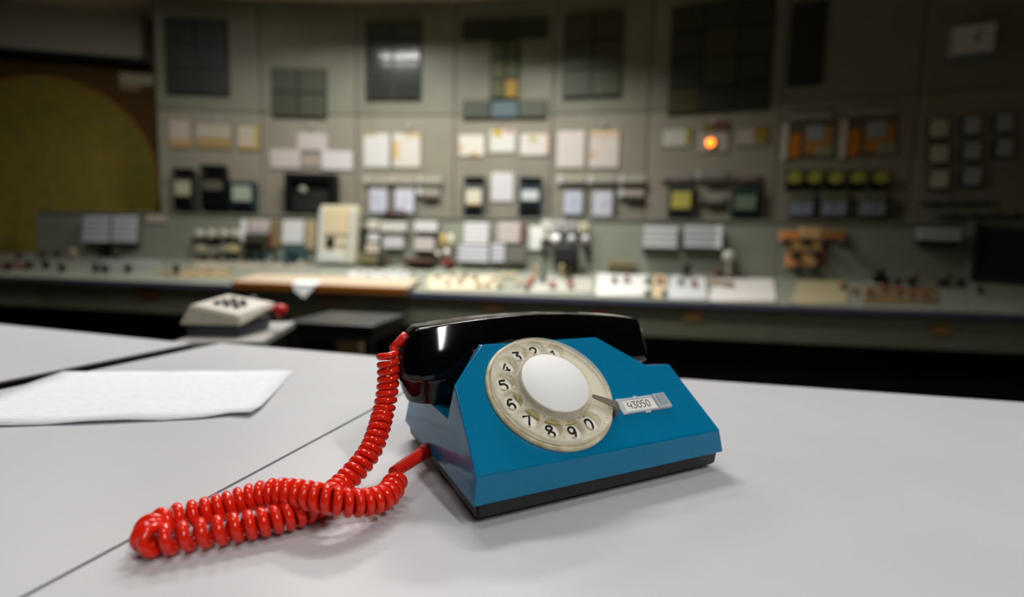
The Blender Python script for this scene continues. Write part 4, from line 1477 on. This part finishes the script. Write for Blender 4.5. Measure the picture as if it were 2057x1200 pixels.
e, w_, h_ = bp(752).thing((718, 511, 772, 531), 'olive_box', 'olive-brown instrument box at the foot of the tall cabinet', 'box')
box('case', M((112, 104, 74)), e, -w_ / 2, w_ / 2, -0.10, 0, 0, h_, 0.006)
box('end_block', M((46, 44, 36)), e, w_ * .3, w_ * .52, -0.12, -0.1005, 0, h_, 0.004)
e, w_, h_ = bp(835).thing((806, 517, 868, 537), 'brown_tray', 'dark brown tray at the foot of the recorder bank', 'tray')
box('tray_body', M((70, 50, 30)), e, -w_ / 2, w_ / 2, -0.14, 0, 0, h_ * .6, 0.006)
box('tray_lip', M((90, 66, 46)), e, -w_ / 2, w_ / 2, -0.15, -0.1405, h_ * .3, h_ * .8, 0.004)
for cx, cy, r_, col, lab in ((878, 510, 5, (226, 216, 196), 'cream ball-shaped lamp beside the brown tray'), (896, 507, 7, (226, 226, 222), 'white ball-shaped lamp with red socket beside the brown tray')):
    lampbutton(cx, cy, r_, lab, col, bp(cx), None, tall=0.06)
e, w_, h_ = bp(893).thing((889, 522, 906, 535), 'red_socket_box', 'dark red socket box under the white ball lamp', 'box')
box('case', M((110, 44, 34)), e, -w_ / 2, w_ / 2, -0.12, 0, 0, h_, 0.005)
box('cover', M((170, 66, 56)), e, -w_ * .3, w_ * .2, -0.13, -0.1205, h_ * .4, h_ * 1.05, 0.004)
for cx, col in ((890, (196, 168, 100)), (906, (218, 212, 186))):
    e, w_, h_ = bp(cx).thing((cx - 6, 472, cx + 6, 500), 'tall_fuse', ['amber tall fuse cap right of the recorder bank', 'cream tall fuse cap right of the recorder bank'][cx > 900], 'fuse', 'fuse caps')
    bm = bmesh.new()
    lathe(bm, [(w_ * .45, 0), (w_ * .45, h_ * .8), (w_ * .3, h_), (0, h_)], 16, Matrix.Translation((0, -.04, 0)))
    mesh_obj('cap', bm, M(col), e, smooth=True)
    box('holder', M((120, 116, 100)), e, -w_ * .5, w_ * .5, -0.02, 0, 0, h_ * .3)

# lamp group: three round lamps over a black box
M_BRIGHT = mat('polished_cap_highlight', (252, 252, 250), 0.12, spec=0.9)  # near-white base colour stands in for the specular highlight on the cap
for cx, r_, mt, lab in ((1117, 10, M_BRIGHT, 'brightest round lamp cap, highlight painted in white, of the three above the black box'), (1148, 9, M((196, 196, 198), .3), 'grey middle round lamp cap above the black box'), (1176, 9, M((200, 194, 200), .3), 'pinkish round lamp cap beside the black bracket')):
    lampbutton(cx, 480, r_, lab, (220, 220, 220), bp(cx), 'three round lamp caps', emit=mt, tall=0.07)
e, w_, h_ = bp(1135).thing((1112, 494, 1158, 531), 'black_instrument_box', 'black instrument box under the round lamp caps', 'box')
box('case', M_BLACK, e, -w_ / 2, w_ / 2, -0.13, 0, 0, h_, 0.008)
box('front_plate', mat('black_plate', (8, 8, 8), .6), e, -w_ * .45, w_ * .45, -0.136, -0.1305, h_ * .08, h_ * .92, 0.003)
for k, (x0, x1) in enumerate(((1086, 1100), (1172, 1188))):
    e, w_, h_ = bp(x0).thing((x0, 500, x1, 514), 'black_bracket', ['black bracket left of the black instrument box', 'black bracket under the pinkish lamp cap'][k], 'bracket', 'black brackets')
    box('plate', M((40, 40, 34)), e, -w_ / 2, w_ / 2, -0.03, 0, h_ * .5, h_, 0.002)
    box('arm', M((34, 34, 30)), e, -w_ * .3, w_ * .3, -0.06, -0.0305, 0, h_ * .9, 0.002)
GB = [((1088, 444, 1110, 482), (206, 204, 190), 'cream upright switch box left of the grey bank'), ((1112, 444, 1138, 468), (174, 172, 168), 'grey switch box over the brightest lamp cap'), ((1140, 446, 1162, 468), (160, 158, 156), 'grey switch box over the middle lamp cap'), ((1164, 448, 1182, 468), (206, 198, 164), 'cream switch box at the right of the grey bank')]
for R, col, lab in GB:
    e, w_, h_ = bp(mid(R)).thing(R, 'switch_box', lab, 'box', 'switch boxes above the lamp caps')
    box('case', M(col), e, -w_ / 2, w_ / 2, -0.05, 0, 0, h_, 0.005)
    box('toggle', M((120, 118, 112)), e, -w_ * .12, w_ * .12, -0.075, -0.0505, h_ * .35, h_ * .6, 0.003)
e, w_, h_ = bp(1248).thing((1222, 527, 1276, 549), 'brass_plate', 'brownish box with ochre top at the foot of the console panel', 'box')
box('case', M((96, 88, 64)), e, -w_ / 2, w_ / 2, -0.08, 0, 0, h_ * .75, 0.004)
box('lid', M((150, 132, 88)), e, -w_ * .5, w_ * .5, -0.085, 0, h_ * .78, h_, 0.002)
e, w_, h_ = bp(1463).thing((1449, 505, 1478, 556), 'lever_switch', 'tall pale lever switch right of the list boards', 'switch')
bm = bmesh.new()
lathe(bm, [(w_ * .18, 0), (w_ * .14, h_ * .6), (w_ * .42, h_ * .68), (w_ * .46, h_ * .85), (w_ * .3, h_), (0, h_)], 18, Matrix.Translation((0, -.07, 0)))
mesh_obj('lever', bm, M((186, 186, 172)), e, smooth=True)
box('mount', M((112, 110, 92)), e, -w_ * .4, w_ * .5, -0.05, 0, 0, h_ * .35, 0.004)

# dark red tray on the console ledge in front of the two white meters
tt = UN[3][3].flat(TP[3].lerp(TP[4], (795 - 640) / (830 - 640)))
e = empty('dark_red_cap', Matrix.Translation((tt.x, tt.y + 0.02, tt.z + 0.0165)), 'dark red cloth cap lying on the console ledge before the white meters', 'cap')
w_, h_ = 0.21, 0.055
bm = bmesh.new()
lathe(bm, [(w_ * .5, 0), (w_ * .5, h_ * .3), (w_ * .38, h_ * .85), (w_ * .2, h_), (0, h_)], 28, Matrix.Diagonal((1, .6, 1, 1)).to_4x4())
mesh_obj('crown', bm, M((50, 17, 16)), e, smooth=True)
box('brim', M((42, 14, 14)), e, -w_ * .5, w_ * .45, -w_ * .34, -w_ * .2, 0, h_ * .25, 0.003)

# orange mimic tiles with dark knobs
OR_T = [((1566, 464, 1606, 484), (226, 150, 84)), ((1606, 457, 1648, 482), (214, 172, 120)), ((1650, 462, 1696, 482), (170, 112, 66)), ((1580, 488, 1608, 507), (214, 168, 110)), ((1610, 488, 1648, 507), (206, 164, 112)), ((1578, 510, 1606, 538), (214, 146, 86)), ((1608, 512, 1640, 538), (206, 158, 100)), ((1642, 500, 1656, 530), (120, 66, 50))]
e = empty('mimic_tile_panel', bp(1620).mw(*bp(1620).hit(1620, 540)), 'orange and tan mimic tile panel with dark knobs on the dim console', 'panel')
o_s, o_u = bp(1620).hit(1620, 540)
for R, col in OR_T:
    a0, a1, b0, b1 = bp(1620).rect(*R)
    box('mimic_tile', M(col), e, a0 - o_s, a1 - o_s - .006, -0.03, -.001, b0 - o_u, b1 - o_u - .006, 0.004)
for cx, cy in ((1574, 489), (1612, 487), (1650, 491), (1690, 489), (1592, 514), (1632, 512), (1596, 541), (1630, 541)):
    a, b = bp(1620).hit(cx, cy)
    bm = bmesh.new()
    lathe(bm, [(.026, 0), (.024, .03), (.0, .034)], 16, Matrix.Translation((a - o_s, -.0305, b - o_u)) @ Matrix.Rotation(math.pi / 2, 4, 'X'))
    mesh_obj('dark_knob', bm, M((40, 26, 24), .4), e, smooth=True)

# dark ladder rack at the right end
e, w_, h_ = bp(2030).thing((1958, 452, 2110, 575), 'ladder_rack', 'dark ladder rack of horizontal bars at the dim right end', 'rack')
for s_ in (-1, 1):
    box('upright', M((16, 17, 15)), e, s_ * w_ * .48 - .012, s_ * w_ * .48 + .012, -0.05, 0, 0, h_, 0.002)
for k in range(7):
    box('rung', M((38, 41, 38)), e, -w_ * .46, w_ * .46, -0.04, -.004, h_ * (.04 + k * .14), h_ * (.10 + k * .14), 0.002)

# ------------------------------------------------------------------ console desk items
plate((1200, 552, 1302, 596), 'white desk plate left of the cream key column', (222, 220, 214), skew=4)
plate((1312, 552, 1336, 600), 'narrow cream key column plate between two white desk plates', (206, 184, 148), skew=2)
plate((1346, 553, 1412, 603), 'pale grey desk plate with green and red knobs', (206, 206, 206), skew=8)
plate((1436, 556, 1545, 607), 'wide white desk plate below the tall lever switch', (222, 218, 210), skew=14)
plate((1600, 562, 1690, 612), 'pale slanted desk plate below the orange mimic tiles', (178, 166, 130), skew=12)
plate((860, 556, 1000, 583), 'cream desk plate carrying cream push buttons', (200, 188, 160))
plate((700, 546, 822, 562), 'pale blue-grey desk plate below the recorder bank', (186, 190, 186))
plate((212, 518, 334, 536), 'grey board lying at the back of the desk below the lined displays', (150, 156, 148))
plate((341, 543, 462, 558), 'yellow-cream button plate left of the wooden board', (176, 156, 116))
plate((395, 521, 630, 539), 'cream and grey desk plate below the hung papers', (176, 168, 146))
plate((-40, 529, 66, 541), 'dull red-brown desk plate at the far left of the console', (124, 84, 72))
plate((1060, 560, 1190, 590), 'grey-green desk plate with cream and red levers', (176, 176, 164))
plate((1740, 578, 1880, 612), 'ochre desk plate on the dim right desk', (126, 104, 72), skew=6)

for k, (px, py) in enumerate(((20, 545), (62, 543), (95, 543), (127, 549), (195, 549), (214, 551), (260, 550), (357, 554))):
    knob(px, py, 6, '%s black rotary switch along the left desk front, counting towards the wooden board' % ORD[k], (24, 24, 26))
for k, (px, py) in enumerate(((60, 520), (90, 522), (118, 520), (172, 516), (240, 524))):
    knob(px, py, 6, '%s small switch along the back of the left desk, counting from the desk end' % ORD[k], (70, 64, 52) if px != 172 else (176, 156, 130), 'switches at the back of the left desk')
for k in range(6):
    px = 487 + k * 18
    knob(px, 521 + k * .8, 6, '%s dark lever switch in the row below the hung papers, counting towards the cabinet' % ORD[k], (36, 46, 36) if k < 3 else (40, 66, 66), 'dark green lever switches', 1.6, True)
for k, (px, py) in enumerate(((537, 533), (577, 536))):
    knob(px, py, 5, '%s teal lever switch before the dark green levers, counting towards the tall cabinet' % ORD[k], (52, 92, 100), 'teal lever switches', 1.4, True)
random.seed(11)
for k in range(11):
    px, py = 322 + k * 14, 548 + (k % 2) * 4
    knob(px, py, 4, '%s small button on the yellow-cream plate, counting towards the wooden board' % ORD[k], ((196, 168, 112), (150, 130, 104), (196, 184, 150))[k % 3], 'buttons on the yellow-cream plate', .8, name='push_button', cat='button')
for k in range(10):
    px, py = 425 + k * 22, 527 + (k % 3) * 4
    knob(px, py, 4, '%s small pale push button on the cream and grey plate, counting towards the cabinet' % ORD[k], ((190, 176, 150), (160, 150, 140), (176, 180, 176))[k % 3], 'buttons below the hung papers', .8, name='push_button', cat='button')
for k in range(8):
    px, py = 724 + k * 17, 551 + (k % 2) * 5
    knob(px, py, 4, '%s small pinkish push button on the blue-grey plate, counting from the tall cabinet' % ORD[k], ((214, 200, 196), (196, 196, 190), (206, 190, 170))[k % 3], 'buttons below the recorder bank', .8, name='push_button', cat='button')
for k, (px, py) in enumerate(((962, 578), (980, 578), (992, 567), (1003, 578), (1012, 560), (1030, 560), (1042, 573))):
    knob(px, py, 6, '%s large cream button cap, counting from the cream plate towards the red switches' % ORD[k], (226, 210, 164), 'cream button cluster', .9, name='push_button', cat='button')
for k, (px, py) in enumerate(((880, 562), (900, 574), (910, 558), (925, 572), (935, 560), (955, 566))):
    knob(px, py, 5, '%s small switch on the cream plate, counting from the wooden board end' % ORD[k], (120, 92, 74) if px % 2 else (196, 178, 150), 'switches on the cream desk plate', 1.0)
for k, (px, py) in enumerate(((1076, 562), (1090, 570), (1128, 560), (1142, 566))):
    knob(px, py, 7, '%s upright %s lever on the grey-green plate, counting towards the white plates' % (ORD[k], 'cream' if px in (1076, 1128) else 'dark brown'), (206, 188, 140) if px in (1076, 1128) else (76, 54, 34), 'cream and dark levers', 1.8, True)
for k, (px, py) in enumerate(((1060, 584), (1068, 574), (1110, 582), (1146, 582))):
    knob(px, py, 6, '%s dull red switch on the grey-green plate, counting towards the white plates' % ORD[k], (186, 96, 84), 'dull red switches', 1.2)
for k, (px, py) in enumerate(((1092, 566), (1145, 572), (1172, 553))):
    knob(px, py, 5, '%s small black switch by the cream levers, counting towards the white plates' % ORD[k], (40, 40, 38), 'small black switches', 1.4)
for px, py, col, lab in ((1234, 571, (112, 124, 108), 'grey-green knob on the left white desk plate'), (1259, 570, (150, 96, 84), 'dull red knob on the left white desk plate'), (1300, 573, (104, 122, 100), 'grey-green knob by the cream key column'), (1325, 573, (140, 78, 64), 'red-brown knob by the cream key column'), (1367, 575, (100, 112, 98), 'grey-green knob on the pale grey plate'), (1394, 579, (130, 54, 36), 'dark red knob on the pale grey plate')):
    knob(px, py, 6, lab, col, 'coloured knobs on the white plates', 1.0)
for k, (px, py) in enumerate(((1300, 596), (1334, 597))):
    knob(px, py, 6, '%s dark blue-grey foot knob at the desk edge beside the cream key column' % ORD[k], (66, 70, 86), 'dark foot knobs', .8)
knob(1369, 548, 8, 'large black rotary knob at the back of the white desk plates', (24, 26, 24), None, 1.6)
knob(1440, 560, 7, 'dark red-brown knob at the back of the wide white plate', (96, 52, 44), None, 1.4)
for k, (px, py, col) in enumerate(((1436, 575, (186, 150, 118)), (1452, 577, (176, 148, 112)), (1466, 579, (140, 116, 84)))):
    knob(px, py, 7, '%s tan push button on the wide white plate, counting from the pale grey plate' % ORD[k], col, 'tan buttons on the wide white plate', .7, name='push_button', cat='button')
knob(1738, 560, 9, 'large black rotary knob on the dim right desk', (12, 12, 12), None, 1.7)
knob(1790, 556, 8, 'olive rotary knob at the back of the dim right desk', (96, 90, 58), None, 1.7)
knob(1848, 556, 8, 'dull olive rotary knob far along the dim right desk', (84, 82, 58), None, 1.7)
for k, (px, py) in enumerate(((1690, 585), (1715, 592), (1742, 598), (1770, 588), (1800, 594), (1826, 600), (1852, 603))):
    knob(px, py, 6, '%s small rust-coloured switch on the dim right desk, counting from the slanted plate' % ORD[k], (140, 88, 58), 'rust-coloured switches', 1.2)
for k, (px, py) in enumerate(((1778, 572), (1802, 575), (1824, 578), (1888, 578), (1922, 574), (1966, 592))):
    knob(px, py, 6, '%s small black switch on the dim right desk, counting towards the ladder rack' % ORD[k], (18, 18, 18), 'black switches on the dim right desk', 1.3)

# wooden writing board over the desk edge, with a paper hanging over it
pl = desk_pl(700)
a0, b0 = pl.hit(468, 578)
a1, _ = pl.hit(828, 584)
e = empty('writing_board', pl.mw((a0 + a1) / 2, 0, -0.012), 'long wooden writing board laid over the console desk edge', 'board')
w_ = a1 - a0
box('board', mat('pale_board_top', (186, 168, 144), 0.5, vary=0.1), e, -w_ / 2, w_ / 2, -0.030, -0.014, -0.055, 0.19, 0.002)
box('wood_edge', mat('varnished_wood_edge', (178, 108, 36), 0.4, vary=0.25, scale=25), e, -w_ / 2, w_ / 2, -0.031, 0.018, -0.075, -0.0555, 0.003)
box('support_batten', M_DARK, e, -w_ / 2, w_ / 2, -0.0135, -0.001, 0.12, 0.18)
a, b = pl.hit(644, 570)
e = empty('draped_paper', pl.mw(a, -0.0255, -0.0125), 'small white paper hanging over the wooden board edge', 'paper')
pts = [(-.085, .03), (.085, .03), (.085, -.051), (.02, -.10), (-.0, -.112), (-.05, -.085), (-.085, -.051)]
bm = bmesh.new()
fl = [bm.verts.new((x, -.0325, z)) for x, z in ((-.085, .03), (.085, .03), (.085, -.0495), (-.085, -.0495))]
bm.faces.new(fl)
hg = [bm.verts.new((x, y, z)) for x, y, z in ((.065, -.005, -.0600), (.012, .050, -.0850), (-.06, .012, -.0660))]
bm.faces.new([fl[3], fl[2], hg[0], hg[1], hg[2]])
o = mesh_obj('sheet', bm, M((228, 228, 230), .8), e)
sm = o.modifiers.new('thickness', 'SOLIDIFY')
sm.thickness = .001
# post under the board
p = at_y(497, 600, 3.10)
e = empty('board_post', Matrix.Translation((p.x, p.y + .02, 0)), 'dark post with a bright clamp under the wooden writing board', 'post')
box('post', M_BLACK, e, -.035, .015, -.02, .02, 0, ZFR - 0.045, .003)
box('clamp', M((150, 150, 150)), e, .016, .035, -.02, .02, ZFR - .16, ZFR - .06, .003)

# name plates and a red tag on the apron
for k, (px, py, col) in enumerate(((290, 592, (104, 72, 40)), (662, 606, (112, 94, 66)), (986, 617, (128, 96, 62)), (1392, 637, (136, 110, 66)), (1896, 664, (120, 92, 48)))):
    e, w_, h_ = apron_pl(px).thing((px - 20, py - 11, px + 20, py + 11), 'apron_plate', 'small brownish plate on the console apron below the ' + ('yellow-cream button plate', 'draped white paper', 'cream button cluster', 'dark red knob and pale grey plate', 'dim right desk')[k], 'plate', 'brownish plates on the console apron')
    box('plate', M(col), e, -w_ / 2, w_ / 2, -.008, 0, 0, h_, .002)
    box('lettering_band', M(tuple(min(255, int(c * 1.25)) for c in col)), e, -w_ * .4, w_ * .4, -.0095, -.0085, h_ * .3, h_ * .7)
e, w_, h_ = apron_pl(1206).thing((1190, 624, 1224, 650), 'red_tag', 'dull red tag hanging on the console apron', 'tag')
box('tag_sheet', M((150, 62, 60)), e, -w_ / 2, w_ / 2, -.01, 0, 0, h_, .003)
box('hook', M_METAL, e, -.004, .004, -.016, -.0105, h_ * .8, h_ * 1.1)
